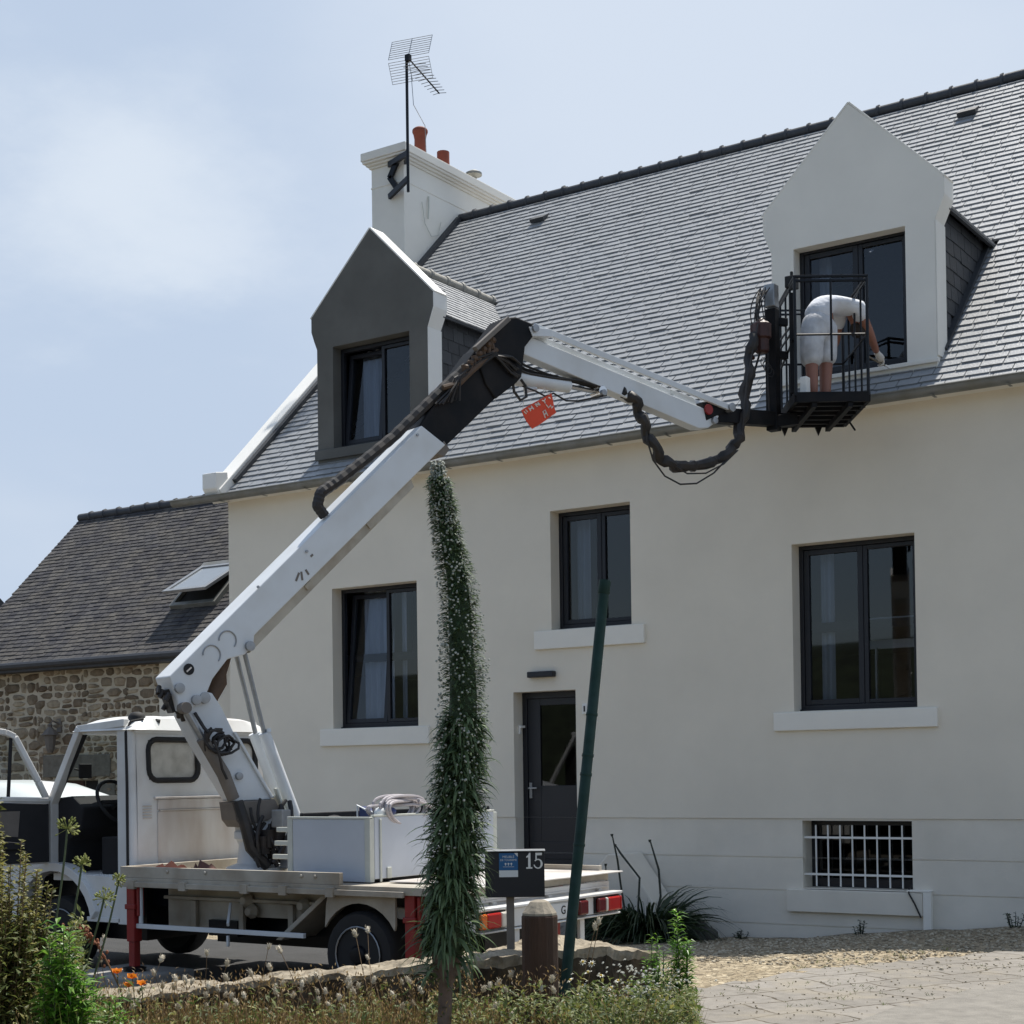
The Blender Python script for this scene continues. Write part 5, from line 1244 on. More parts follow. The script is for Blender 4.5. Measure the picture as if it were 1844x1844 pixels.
S = {'hem': (Q(-.12, -.05, .87), .155, .145), 'waist': (Q(-.07, -.01, 1.0), .15, .135), 'mid': (Q(.02, .05, 1.11), .145, .125), 'chest': (Q(.16, .14, 1.165), .165, .12), 'neck': (Q(.32, .25, 1.07), .085, .08), 'shR': (Q(.375, .14, 1.075), .10, .10), 'slR': (Q(.455, .23, .955), .095, .095), 'shL': (Q(.22, .37, 1.03), .09, .09), 'slL': (Q(.21, .41, .90), .08, .08)}
mk('t_shirt', skin_mesh(S, [('hem', 'waist'), ('waist', 'mid'), ('mid', 'chest'), ('chest', 'neck'), ('chest', 'shR'), ('shR', 'slR'), ('chest', 'shL'), ('shL', 'slL')]), 'cloth_white', man, smooth=True)
S = {'pel': (Q(-.085, -.035, .90), .185, .17), 'waist': (Q(-.06, -.01, 1.0), .17, .155), 'hL': (Q(-.155, -.10, .76), .135, .135), 'kL': (Q(-.175, -.12, .36), .125, .125), 'hR': (Q(.015, .05, .76), .135, .135), 'kR': (Q(.005, .045, .42), .125, .125)}
sh_ = mk('shorts', skin_mesh(S, [('pel', 'waist'), ('pel', 'hL'), ('hL', 'kL'), ('pel', 'hR'), ('hR', 'kR')]), 'cloth_short', man, smooth=True)
S = {'j': (Q(.405, .325, .97), .075, .08), 'c': (Q(.45, .35, .81), .097, .105), 'b': (Q(.40, .29, .90), .09, .09)}
mk('hair', skin_mesh(S, [('j', 'b'), ('b', 'c')]), 'hair', man, smooth=True)
p = MB()
for a, b in ((Q(-.19, -.24, 0), Q(-.14, -.02, 0)), (Q(-.06, -.08, 0), Q(.01, .14, 0))):
    d_ = (b - a).normalized(); p.tube([a + V((0, 0, .035)), a + d_ * .08 + V((0, 0, .055)), a + d_ * .17 + V((0, 0, .045)), b + d_ * .03 + V((0, 0, .035))], [.035, .05, .046, .03], 10)
mk('shoe', p, 'seat_black', man, smooth=True)
def hand(wr, d, dn_, holding=True):
    d, dn_ = V(d).normalized(), V(dn_).normalized(); sd = d.cross(dn_).normalized(); dn_ = sd.cross(d)
    p = MB(); p.tube([wr - d * .03, wr, wr + d * .03, wr + d * .075, wr + d * .09], [.033, .034, .042, .042, .03], 10)
    for k, L in enumerate((.065, .075, .07, .055)):
        b = wr + d * .08 + sd * (.030 - .020 * k); c1 = b + d * L * .45 + dn_ * .010; c2 = c1 + d * L * .25 + dn_ * L * .5; c3 = c2 - d * L * .25 + dn_ * L * .25
        p.tube([b - d * .02, b, c1, c2, c3], [.010, .0115, .0105, .0095, .007], 7)
    t = wr + d * .025 + sd * .038; p.tube([wr + sd * .02, t, t + d * .03 + dn_ * .02 + sd * .008, t + d * .055 + dn_ * .035 - sd * .01], [.014, .014, .012, .008], 7)
    return p
hd = (rt_ * .55 + fwd * .45 + V((0, 0, -.55)))
mk('glove', hand(J['wrR'][0] + hd.normalized() * .02, hd, rt_ * -.5 + V((0, 0, -.8))), 'glove', man, smooth=True)
mk('glove', hand(J['wrL'][0], rt_ * -.8 + V((0, 0, -.5)), V((0, 0, -1))), 'glove', man, smooth=True)
hw = J['wrR'][0] + hd.normalized() * .12 + V((0, 0, -.03))
p = MB(); p.tube([hw - rt_ * .15 + V((0, 0, .08)), hw - rt_ * .05 + V((0, 0, .02)), hw + rt_ * .03 + V((0, 0, -.02))], [.008, .012, .010], 7)
br_ = solo('paintbrush', p, 'wood_grey', 'paintbrush with pale handle held in the painter\'s gloved hand', 'paintbrush', tuple(hw), smooth=True)
q = MB(); q.bar(hw + rt_ * .03 + V((0, 0, -.02)), hw + rt_ * .09 + V((0, 0, -.055)), .035, .015); mk('bristles', q, 'paint_white', br_)

# loose things on and around the truck
p = MB(); c = V((-7.12, -7.55, 1.36))
for i in range(13):
    rx, rz, tl = .20 + random.uniform(-.03, .04), .085 + random.uniform(-.03, .03), random.uniform(-.5, .5); oc = c + V((random.uniform(-.05, .03), random.uniform(-.06, .06), random.uniform(-.015, .015)))
    p.tube([oc + V((math.sin(tl) * .5 * rx * math.cos(R_(a)) - .02, rx * math.cos(R_(a)), rz * math.sin(R_(a)) + .02 * math.cos(R_(2 * a)))) for a in range(0, 375, 15)], .011, 6)
p.tube([c + V((.03, .15, .06)), c + V((.03, .28, .02)), c + V((.02, .42, -.03))], .012, 6)
solo('cable_coil', p, 'pale_cable', 'coiled pale cable heaped on the rear rim of the aluminium locker', 'cable coil', tuple(c + V((0, 0, -.05))))
p = MB(); c = V((-7.30, -7.72, 1.28)); p.prism([c + V((-.10, 0, 0)), c + V((-.10, 0, .11)), c + V((-.02, 0, .07)), c + V((.10, 0, .04)), c + V((.12, 0, 0))], (0, .12, 0)); q = solo('blue_bag', p, 'blue_plastic', 'dark blue tool bag with pale trim poking out of the aluminium locker', 'bag', tuple(c), bevel=.012)
w = MB(); w.tube([c + V((-.105, -.006, -.01)), c + V((-.105, -.006, .115)), c + V((-.02, -.006, .078)), c + V((.10, -.006, .045))], .008, 6); mk('trim', w, 'sticker_white', q)
p = MB(); c = V((-7.14, -7.78, 1.33)); p.ell(c + V((0, .02, .01)), .05, .09, .05, 10, 7); p.ell(c + V((-.04, .07, 0)), .06, .06, .045, 9, 6); q = solo('white_sack', p, 'sticker_white', 'crumpled white and blue plastic sack beside the coiled cable', 'sack', tuple(c), smooth=True)
w = MB(); w.ell(c + V((.04, .07, .02)), .03, .04, .03, 8, 6); mk('blue_print', w, 'blue_plastic', q)
def crumple(c, L, W, H, m_, name, label, cat):
    p = MB(); n, k = 16, 7; vs = []
    for i in range(n + 1):
        for j in range(k + 1):
            u, v = i / n, j / k; vs.append((c[0] + (u - .5) * L, c[1] + (v - .5) * W, c[2] + H * (math.sin(math.pi * u) ** .5 * math.sin(math.pi * v)) * (.5 + .9 * abs(noise.noise(V((u * 6, v * 4, c[0] * 7)))))))
    p.add(vs, [(i * (k + 1) + j, (i + 1) * (k + 1) + j, (i + 1) * (k + 1) + j + 1, i * (k + 1) + j + 1) for i in range(n) for j in range(k)])
    return solo(name, p, m_, label, cat, c, smooth=True)
crumple((-9.05, -8.0, .845), .40, .22, .15, 'rust_cloth', 'orange_rag', 'faded orange rag lying on the flatbed edge behind the cab', 'rag')
crumple((-8.72, -7.98, .845), .36, .22, .15, 'brown_cloth', 'brown_rag', 'dark brown rag lying on the flatbed edge next to an orange one', 'rag')
# red warning flag on a cord below the jib
ff = [BP(2.66, 4.92, -.10), BP(2.98, 5.11, -.12), BP(3.07, 4.95, -.11), BP(2.80, 4.77, -.08)]
p = MB(); n = 8; vs = []
def FP(u, v): return (ff[0] * (1 - u) + ff[1] * u) * (1 - v) + (ff[3] * (1 - u) + ff[2] * u) * v + bN * (.018 * math.sin(u * 5 + v * 3))
for lay in (0, .004):
    for i in range(n + 1):
        for j in range(n + 1): vs.append(FP(i / n, j / n) + bN * lay)
M_ = (n + 1) ** 2
fsx = [(i * (n + 1) + j, (i + 1) * (n + 1) + j, (i + 1) * (n + 1) + j + 1, i * (n + 1) + j + 1) for i in range(n) for j in range(n)]
p.add(vs, fsx + [tuple(q + M_ for q in reversed(f)) for f in fsx])
flag = solo('warning_flag', p, 'flag_orange', 'bright orange red plastic flag with white scrawled letters hanging under the jib', 'flag', tuple(FP(.5, .5)), smooth=True)
p = MB(); FQ = lambda u, v: FP(u, v) - bN * .005
marks = [[(.06, .12), (.10, .26)], [(.13, .08), (.16, .22)], [(.25, .08), (.26, .26)], [(.34, .06), (.35, .26)], [(.25, .17), (.35, .16)], [(.46, .06), (.47, .24)], [(.54, .06), (.55, .24)], [(.47, .08), (.55, .22)], [(.66, .08), (.70, .16), (.76, .08)], [(.70, .16), (.70, .28)], [(.86, .10), (.90, .2)],
         [(.70, .34), (.74, .55), (.84, .50), (.86, .66), (.93, .62)], [(.50, .88), (.52, .56), (.60, .55), (.62, .86)], [(.51, .72), (.61, .71)]]
for mk_ in marks: p.tube([FQ(*q) for q in mk_], .0065, 4)
mk('flag_writing', p, 'ink_white', flag)
p = MB(); p.tube([FP(.93, .02), BP(2.92, 5.16, -.10)], .004, 5); p.tube([FP(.05, .03), BP(2.70, 5.10, -.10)], .003, 5); mk('cord', p, 'ink_white', flag)
# white car beyond the cab
car = thing('parked_car', 'white parked car seen through the truck cab, its pale top in full sun', 'car', (-15.6, -4.6, -.1))
p = MB(); N1, N2 = 22, 12; vs = []
prof = [(-2.1, .45), (-2.05, .75), (-1.9, .95), (-1.2, 1.05), (-.55, 1.16), (-.15, 1.47), (.4, 1.56), (1.1, 1.52), (1.7, 1.38), (2.0, 1.05), (2.1, .7), (2.1, .45)]
for x, z in prof:
    for j in range(N2 + 1):
        v = j / N2 * 2 - 1; hw_ = .84 - .16 * max(0, z - .95) / .55
        vs.append((-15.6 + x * .9, -4.6 + hw_ * v, -.1 + .3 + (z + .16 - .3) * (1 - .12 * abs(v) ** 6)))
p.add(vs, [(i * (N2 + 1) + j, i * (N2 + 1) + j + 1, (i + 1) * (N2 + 1) + j + 1, (i + 1) * (N2 + 1) + j) for i in range(len(prof) - 1) for j in range(N2)])
for s in (-1, 1):
    vs = []
    for i, (x, z) in enumerate(prof):
        hw_ = .84 - .16 * max(0, z - .95) / .55; vs.append((-15.6 + x * .9, -4.6 + s * hw_, -.1 + .3 + (z + .16 - .3) * .88))
    p.add(vs, [tuple(range(len(vs)))])
mk('body', p, 'car_white', car, smooth=True)
for x in (-1.3, 1.3):
    for s in (-1, 1):
        q = MB(); q.lathe((-15.6 + x, -4.6 + s * .8, .2), [(.18, -.02), (.30, 0), (.31, .03), (.31, .16), (.28, .18)], 18, (0, -s, 0)); mk('wheel', q, 'rubber', car, smooth=True)
q = MB(); q.prism([(-15.9, -5.36, 1.02), (-15.5, -5.32, 1.33), (-14.7, -5.32, 1.33), (-14.4, -5.36, 1.02)], (0, -.05, 0)); mk('side_window', q, 'pane_dark', car)
p = MB(); p.box(-9.75, -9.0, -8.45, -7.8, ZG - .02, .12)
solo('stabiliser_block', p, 'concrete', 'grey block under the red front stabiliser leg', 'block', (-9.3, -8.15, 0), bevel=.02)

# a second pickup, parked past the left edge of the photo: it only shows as a reflection in the front door
pk = thing('parked_pickup', 'white pickup cab mirrored in the glass of the dark front door', 'pickup', (-14.9, -8.0, 0))
p = MB(); yA, yB = -8.75, -7.2
p.prism([(-16.7, yA, .5), (-16.7, yA, 1.15), (-15.65, yA, 1.38), (-14.22, yA, 1.38), (-14.22, yA, .5)], (0, yB - yA, 0)); p.box(-14.2, -12.9, yA, yB, .6, 1.05)
for y in (yA + .03, yB - .03):
    p.bar((-15.6, y, 1.38), (-15.05, y, 2.26), .07, .07, (0, 1, 0)); p.bar((-15.08, y, 2.27), (-14.22, y, 2.33), .07, .07); p.bar((-14.26, y, 1.38), (-14.26, y, 2.25), .07, .07, (0, 1, 0)); p.bar((-15.0, y, 1.38), (-15.0, y, 2.27), .04, .04, (0, 1, 0))
p.box(-15.1, -14.22, yA, yB, 2.28, 2.36)
mk('body', p, 'car_white', pk, bevel=.03)
p = MB(); p.box(-15.3, -14.3, yA + .1, yB - .1, 1.36, 2.1); mk('interior', p, 'seat_black', pk)
for x in (-16.1, -13.4):
    for y, sg in ((yA + .05, -1), (yB - .05, 1)):
        q = MB(); q.lathe((x, y, .33), [(.18, .02), (.30, 0), (.31, -.03), (.31, -.16), (.28, -.18)], 18, (0, sg, 0)); mk('wheel', q, 'rubber', pk, smooth=True)
# ------------------------------------------------------------------ foreground
fF, fR = V((-.558, .83, 0)), V((.83, .558, 0)); fC = V((0, -16.7, 0))
def W(l, d, z=0.0): return fC + fR * l + fF * d + V((0, 0, z))
def lpx(px, d): return (px - 922) / 2848 * d       # sideways metres of a bearing, for scattering the verge plants
# low stone wall
wp = [(-8.6, -10.6, .20, .45), (-7.6, -10.02, .26, .45), (-6.9, -9.66, .33, .42), (-6.29, -9.35, .40, .45), (-5.85, -9.05, .45, .45), (-5.45, -8.74, .49, .5), (-5.15, -8.4, .52, .85), (-4.93, -8.08, .50, .95), (-4.84, -7.9, .47, .9)]
p = MB(); rows = []
NS = 190
for i in range(NS + 1):
    t = i / NS * (len(wp) - 1); k = min(int(t), len(wp) - 2); f = t - k
    a, b = wp[k], wp[k + 1]; x, y, h, th = [a[q] + (b[q] - a[q]) * f for q in range(4)]
    d = V((b[0] - a[0], b[1] - a[1], 0)).normalized(); nb = V((-d.y, d.x, 0))
    sec = [(0, z) for z in [-.1 + (h + .1) * j / 12 for j in range(13)]] + [(th * j / 12, h) for j in range(1, 13)] + [(th, h - (h + .1) * j / 4) for j in range(1, 5)]
    row = []
    for u, z in sec:
        q = V((x, y, z)) + nb * u
        q += V((noise.noise(q * 5), noise.noise(q * 5 + V((9, 0, 0))), .9 * noise.noise(q * 4.2 + V((0, 7, 0))))) * .035 + V((noise.noise(q * 13), noise.noise(q * 13 + V((3, 0, 0))), noise.noise(q * 13 + V((0, 5, 0))))) * .018 + V((noise.noise(q * 31), noise.noise(q * 31 + V((3, 0, 0))), noise.noise(q * 31 + V((0, 5, 0))))) * .011
        row.append(q)
    rows.append(row)
m_ = len(rows[0]); p.add([q for r_ in rows for q in r_], [(i * m_ + j, (i + 1) * m_ + j, (i + 1) * m_ + j + 1, i * m_ + j + 1) for i in range(NS) for j in range(m_ - 1)] + [tuple(NS * m_ + j for j in range(m_))])
p.m = [1 if 11 <= k % (m_ - 1) <= 24 and k < NS * (m_ - 1) else 0 for k in range(len(p.f))]  # top faces take the sunlit tone, the rest the shaded one
low = solo('low_wall', p, ['low_wall', 'wall_top_sunlit'], 'low rough stone wall with flat top coloured as sunlit between the verge and the lift truck', 'stone wall', (-6, -9.2, 0))
# mailbox
mb_ = thing('mailbox', 'dark navy mailbox number 15 with a blue sticker on a thin post', 'mailbox', (-5.55, -8.46, 0))
c0 = V((-5.678, -8.577, 0)); mu = V((.83, .558, 0)); mv = V((-.558, .83, 0)); Wd = .372
def MP(u, v, z): return c0 + mu * u + mv * v + V((0, 0, z))
p = MB(); p.hexa([MP(0, 0, .835), MP(Wd, 0, .835), MP(Wd, .15, .835), MP(0, .15, .835), MP(0, 0, 1.118), MP(Wd, 0, 1.118), MP(Wd, .15, 1.118), MP(0, .15, 1.118)]); mbx = mk('box', p, 'anthracite', mb_, bevel=.004)
p = MB(); p.hexa([MP(-.006, -.012, 1.121), MP(Wd + .006, -.012, 1.121), MP(Wd + .006, .156, 1.121), MP(-.006, .156, 1.121), MP(-.006, -.012, 1.127), MP(Wd + .006, -.012, 1.127), MP(Wd + .006, .156, 1.129), MP(-.006, .156, 1.129)]); mk('lid', p, 'steel_grey', mb_, bevel=.002)
p = MB(); a = MP(.155, .07, 0); p.bar(a + V((0, 0, -.1)), a + V((0, 0, .835)), .05, .05, mu); mk('post', p, 'post_grey', mb_, bevel=.004)
p = MB(); u0 = .088; p.hexa([MP(u0, -.004, 1.005), MP(u0 + .118, -.004, 1.005), MP(u0 + .118, -.0005, 1.005), MP(u0, -.0005, 1.005), MP(u0, -.004, 1.112), MP(u0 + .118, -.004, 1.112), MP(u0 + .118, -.0005, 1.112), MP(u0, -.0005, 1.112)]); stk = mk('sticker', p, 'sticker_blue', mbx)
p = MB(); p.hexa([MP(u0, -.004, .962), MP(u0 + .118, -.004, .962), MP(u0 + .118, -.0005, .962), MP(u0, -.0005, .962), MP(u0, -.004, 1.004), MP(u0 + .118, -.004, 1.004), MP(u0 + .118, -.0005, 1.004), MP(u0, -.0005, 1.004)])
uc = u0 + .059
put_text(p, 'MEUBLÉ', .021, MP(uc, -.0055, 1.088), mu, (0, 0, 1)); put_text(p, 'DE TOURISME', .0165, MP(uc, -.0055, 1.068), mu, (0, 0, 1))
for k in (-1, 0, 1): p.lathe(MP(uc + k * .018, -.0045, 1.045), [(.006, 0), (.006, .002)], 10, -mv); p.box(*(lambda q: (q.x - .0012, q.x + .0012, q.y - .0012, q.y + .0012))(MP(uc + k * .018, -.0055, 0)), 1.032, 1.042)
for k in range(3): p.bar(MP(uc - .035, -.005, 1.026 - .0), MP(uc + .035, -.005, 1.026), .002, .002) if k == 0 else None
p.prism([MP(u0 + .118, -.0045, 1.112), MP(u0 + .095, -.0045, 1.112), MP(u0 + .118, -.0045, 1.088)], -mv * .002)
mk('sticker_writing', p, 'sticker_white', stk)
p = MB()
def dig(poly): p.prism([MP(a, -.001, b) for a, b in poly], -mv * .005)
u1 = .258; zb, zt = 1.013, 1.112
dig([(u1 + .012, zb), (u1 + .027, zb), (u1 + .027, zt), (u1 + .019, zt), (u1 + .012, zt - .012)]); dig([(u1, zb - .0002), (u1 + .0118, zb - .0002), (u1 + .0118, zb + .009), (u1, zb + .009)]); dig([(u1 + .0272, zb - .0002), (u1 + .038, zb - .0002), (u1 + .038, zb + .009), (u1 + .0272, zb + .009)]); dig([(u1, zt - .024), (u1 + .0118, zt - .014), (u1 + .0118, zt - .028), (u1, zt - .030)])
v1 = u1 + .052
dig([(v1 + .006, zt - .044), (v1 + .014, zt - .048), (v1 + .014, zt - .0162), (v1 + .006, zt - .0162)]); dig([(v1 + .006, zt - .016), (v1 + .046, zt - .016), (v1 + .048, zt), (v1 + .006, zt)])
cc_ = (v1 + .022, zb + .030); out, inn_ = [], []
for a in range(140, -171, -14):
    ar = R_(a); out.append((cc_[0] + .029 * math.cos(ar), cc_[1] + .031 * math.sin(ar))); f = .5 + .5 * math.cos(ar); inn_.append((cc_[0] + (.022 - .006 * f) * math.cos(ar), cc_[1] + .024 * math.sin(ar)))
for i in range(len(out) - 1): dig([out[i], out[i + 1], inn_[i + 1], inn_[i]])
mk('house_number', p, 'paint_white', mbx)
# wooden bollard
bx, by = -4.93, -9.11
p = MB(); p.lathe((bx, by, 0), [(.106, -.2), (.104, .4), (.104, .79), (.100, .80)], 14); bol = solo('bollard', p, 'wood_dark', 'dark weathered wooden bollard with chamfered top in front of the low wall', 'bollard', (bx, by, 0), bevel=.004)
p = MB(); p.lathe((bx, by, .80), [(.102, 0), (.10, .012), (.055, .075), (.03, .085)], 12); mk('bollard_top', p, 'wood_grey', bol)
# leaning green post
p = MB(); a, b = V((-5.108, -8.65, -.1)), V((-5.072, -8.08, 2.82)); d = (b - a).normalized()
p.tube([a, a + d * 1.3, b - d * .09], .034, 14); p.tube([b - d * .09, b - d * .085, b], [.034, .038, .038], 14, cap=False)
for t in (1.28, 1.72, 1.84, 2.1): p.tube([a + d * t, a + d * (t + .006), a + d * (t + .02)], [.0365, .0385, .0365], 14)
gp = solo('leaning_post', p, 'green_paint', 'dark green metal post leaning behind the low wall beside the mailbox', 'post', tuple(a), smooth=True)

# giant echium
ec = thing('echium', 'giant viper\'s bugloss spire, tall leafy column dotted with pale flowers', 'plant', (-4.78, -10.25, 0))
EC = [(0, -4.80, -10.25, .04), (.35, -4.777, -10.244, .05), (.50, -4.768, -10.24, .10), (.70, -4.757, -10.239, .125), (1.31, -4.706, -10.216, .135), (2.01, -4.661, -10.201, .112), (2.57, -4.672, -10.22, .086), (2.91, -4.724, -10.262, .057), (3.10, -4.742, -10.28, .046), (3.18, -4.746, -10.283, .028)]
def ecp(z):
    for a, b in zip(EC, EC[1:]):
        if z <= b[0]:
            t = (z - a[0]) / (b[0] - a[0]); return V((a[1] + (b[1] - a[1]) * t, a[2] + (b[2] - a[2]) * t, z)), a[3] + (b[3] - a[3]) * t
    return V((EC[-1][1], EC[-1][2], z)), EC[-1][3]
p = MB(); zs = [0, .2, .4, .55] + [.6 + .1 * i for i in range(26)] + [3.17]
p.tube([ecp(z)[0] for z in zs], [.036 if z < .6 else max(.012, ecp(z)[1] * .62) for z in zs], 12); p.m = [1 if p.v[f[0]][2] > .62 else 0 for f in p.f]; mk('stem', p, ['trunk_pale', 'echium_leaf'], ec, smooth=True)
p = MB()
def lump(z, a): return 1 + .22 * noise.noise(V((math.cos(a) * 1.6, math.sin(a) * 1.6, z * 5)))
for i in range(2100):                      # hanging leaves, longer and more ragged towards the foot
    z = .56 + 1.35 * random.random() ** .95
    if z < .72 and random.random() < .72: continue
    c, r = ecp(z); a = random.uniform(0, 6.283); dr_ = V((math.cos(a), math.sin(a), 0)); r *= lump(z, a)
    L = random.choice((random.uniform(.06, .11), random.uniform(.09, .16), random.uniform(.12, .21))) * (1.15 - .40 * (z - .6)); sd = V((-math.sin(a), math.cos(a), random.uniform(-.5, .5)))
    p.blade(c + dr_ * r * random.uniform(.5, .8), dr_ * .9 + V((0, 0, random.uniform(-.5, .8))) + sd * random.uniform(-.7, .7), L, random.uniform(.014, .030), random.choice((random.uniform(.8, 2.0), random.uniform(2.0, 4.6))), 5, side=sd)
for i in range(6000):                      # small bracts up the spire
    z = .9 + 2.2 * random.random(); c, r = ecp(z); a = random.uniform(0, 6.283); r *= 1.12 * lump(z, a); dr_ = V((math.cos(a), math.sin(a), 0)); sd = V((-math.sin(a), math.cos(a), random.uniform(-.4, .4)))
    L = random.uniform(.035, .075) * (1.5 - .32 * z / 1.2 if z < 1.9 else .85)
    p.blade(c + dr_ * r * .60, dr_ + V((0, 0, random.uniform(-.3, .6))), L, random.uniform(.010, .017), random.uniform(.4, 1.6), 3, side=sd)
mk('foliage', p, 'echium_leaf', ec)
p = MB()
for i in range(2700):
    z = 1.02 + 2.16 * random.random() ** (.85); c, r = ecp(z); r *= 1.12
    if z < 1.5 and random.random() > (z - .95) / .6: continue
    a = random.uniform(0, 6.283); rr = r * random.uniform(.92, 1.10) * lump(z, a)
    if noise.noise(V((math.cos(a) * 3, math.sin(a) * 3, z * 9))) < -.12: continue
    if z > 3.1: rr = r * random.random() ** .5
    q = c + V((math.cos(a) * rr, math.sin(a) * rr, 0)); k = random.uniform(.0042, .0072)
    p.ell(q, k, k, k * .9, 6, 4)
for i in range(700):
    z = 2.85 + .34 * random.random(); c, r = ecp(z); a = random.uniform(0, 6.283); rr = r * random.uniform(.8, 1.25); p.octa(c + V((math.cos(a) * rr, math.sin(a) * rr, 0)), random.uniform(.004, .0075))
mk('flowers', p, 'echium_flower', ec)

# verge grasses
def front(l):                               # distance at which the wall face stands
    return 9.5 if l > -2.3 else 9.9
dry, grn, hrb, fil = MB(), MB(), MB(), MB()
for i in range(13000):
    px = random.uniform(-40, 1240); d = random.uniform(7.9, 9.55) if random.random() < .75 else random.uniform(9.1, 9.55)
    l = lpx(px, d)
    if d > front(l): continue
    cl = noise.noise(V((px / 120, d * 1.3, 2))) 
    hm_ = 1.6 - .1405 * d; h = hm_ * random.uniform(.45, 1.0) * (1 + .5 * cl) * (1.25 if random.random() < .06 else 1) * (1.35 if px < 160 else 1)
    if px > 880 and px < 1010: h *= .9
    green = random.random() < (.75 if px < 170 or px > 1020 else .30 + .3 * cl)
    mbx_ = grn if green else dry
    mbx_.blade(W(l, d, -.02), V((random.uniform(-.35, .35), random.uniform(-.35, .35), 1)), h, random.uniform(.004, .009), random.uniform(0, .7), 4)
    if not green and random.random() < .25:
        q = W(l, d, h * .8); 
        for k in range(4): dry.leaf(q + V((random.uniform(-.02, .02), random.uniform(-.02, .02), k * .02)), (random.uniform(-.5, .5), random.uniform(-.5, .5), .7), .03, .008)
for i in range(15000):
    px = random.uniform(-40, 1250) if random.random() < .7 else random.choice((random.uniform(-40, 200), random.uniform(1010, 1245))); d = random.uniform(7.9, 9.6); l = lpx(px, d)
    if d > front(l): continue
    cl = noise.noise(V((px / 55, d * 2.2, 6)))
    if 190 < px < 760 and random.random() < .72: continue
    top = (1.6 - .1425 * d) * (1 + .55 * cl) + (.36 if px < 150 else 0)
    z = top * random.random() ** .45
    (hrb if random.random() < .75 else fil).leaf(W(l, d, z), (random.uniform(-1, 1), random.uniform(-1, 1), random.uniform(-.1, .9)), random.uniform(.025, .065), random.uniform(.010, .024), random.uniform(0, .8))
def stuff(name, mb, m_, label, cat):
    o = solo(name, mb, m_, label, cat, (-6, -10, 0)); o['kind'] = 'stuff'
for i in range(500):                       # taller dead stalks in front of the wall
    px = random.uniform(170, 1010); d = random.uniform(8.2, 9.5); l = lpx(px, d)
    if d > front(l): continue
    h = (1.6 - .1345 * d) * random.uniform(.9, 1.32)
    dry.blade(W(l, d, -.02), V((random.uniform(-.4, .4), random.uniform(-.4, .4), 1)), h, random.uniform(.003, .006), random.uniform(-.1, .5), 4)
    if random.random() < .5:
        q = W(l, d, h * .86)
        for k in range(5): dry.leaf(q + V((random.uniform(-.03, .03), random.uniform(-.03, .03), k * .018)), (random.uniform(-.6, .6), random.uniform(-.6, .6), .6), .028, .008)
stuff('dry_grass', dry, 'dry_blade', 'dry straw coloured grass along the verge before the low wall', 'grass')
stuff('green_grass', grn, 'green_blade', 'thin green grass blades mixed through the verge', 'grass')
stuff('ground_cover', hrb, 'herb_leaf', 'dense low leafy weeds covering the verge in the foreground', 'weeds')
stuff('dry_weeds', fil, 'olive_leaf', 'olive brown withered weeds scattered through the verge', 'weeds')

# hare's tail grass
def hare_tail(pt, first=[None]):
    if first[0] is None:
        t = thing('hares_tail', 'pale fluffy hare\'s tail grass head on a thin dry stem in the verge', 'grass stem', (0, 0, 0), 'hare\'s tail grass in the verge')
        s = MB(); s.tube([(0, 0, -.62), (.012, 0, -.4), (.01, .005, -.2), (0, 0, -.02)], .0022, 4); mk('stem', s, 'stem_dry', t)
        h = MB()
        h.tube([(0, 0, -.024), (0, 0, -.014), (.002, 0, .004), (.003, 0, .02), (.004, 0, .03)], [.004, .0105, .013, .0085, .002], 7)
        for k in range(46):
            a, z = random.uniform(0, 6.283), random.uniform(-.02, .026); h.blade((.010 * math.cos(a), .010 * math.sin(a), z), (math.cos(a), math.sin(a), 1.1), .016, .004, 0, 2)
        mk('seed_head', h, 'tail_head', t); first[0] = t; o = t
    else: o = copy_tree(first[0])
    o.location = pt; o.rotation_euler = (random.uniform(-.5, .5), random.uniform(-.5, .5), random.uniform(0, 6.28)); s = random.uniform(.7, 1.0); o.scale = (s, s, s)
spots = [(-6.97, -10.52, .7), (-6.99, -10.53, .58), (-7.1, -10.6, .52), (-6.7, -10.34, .58), (-6.74, -10.36, .5), (-6.49, -10.19, .61), (-6.39, -10.13, .55), (-6.33, -9.85, .62), (-6.28, -9.81, .6), (-5.91, -9.57, .69), (-5.85, -9.53, .71), (-5.85, -9.53, .55), (-6.33, -9.84, .5), (-4.65, -8.96, .73), (-4.63, -8.95, .76), (-6.59, -10.26, .46), (-6.56, -10.24, .45)]
for s in spots: hare_tail(s)
for i in range(80):
    px = random.choice((random.uniform(120, 330), random.uniform(330, 760), random.uniform(330, 760), random.uniform(830, 1000))); d = random.uniform(8.3, 9.4)
    zz_ = 1.6 - (random.triangular(1745, 1840, 1775) - 1397) / 2848 * d
    hare_tail(tuple(W(lpx(px, d), d, zz_)))

# seed heads on long stalks at the left
def umbel(pt, base, rad, label):
    t = thing('umbel_flower', label, 'flower', tuple(base)); pt, base = V(pt), V(base)
    s = MB(); mid = (pt + base) / 2 + V((.05, .03, .05)); s.tube([base * (1 - q) ** 2 + mid * 2 * q * (1 - q) + pt * q * q for q in [k / 8 for k in range(9)]], .006, 6); mk('stem', s, 'stem_green', t)
    h = MB()
    ax = (pt - mid).normalized()
    for k in range(46):
        v = V((random.gauss(0, 1), random.gauss(0, 1), random.gauss(0, 1))).normalized() + ax * .55; v.normalize(); L = rad * random.uniform(.75, 1.1)
        h.tube([pt, pt + v * L * .8], .0013, 3); h.tube([pt + v * L * .75, pt + v * L * .88, pt + v * L], [.0028, .0055, .002], 5)
    mk('flower_head', h, 'umbel_bud', t)
umbel((-7.05, -10.71, 1.33), (-6.98, -11.05, .1), .075, 'tallest pale green umbel flower at the left, in front of the open cab')
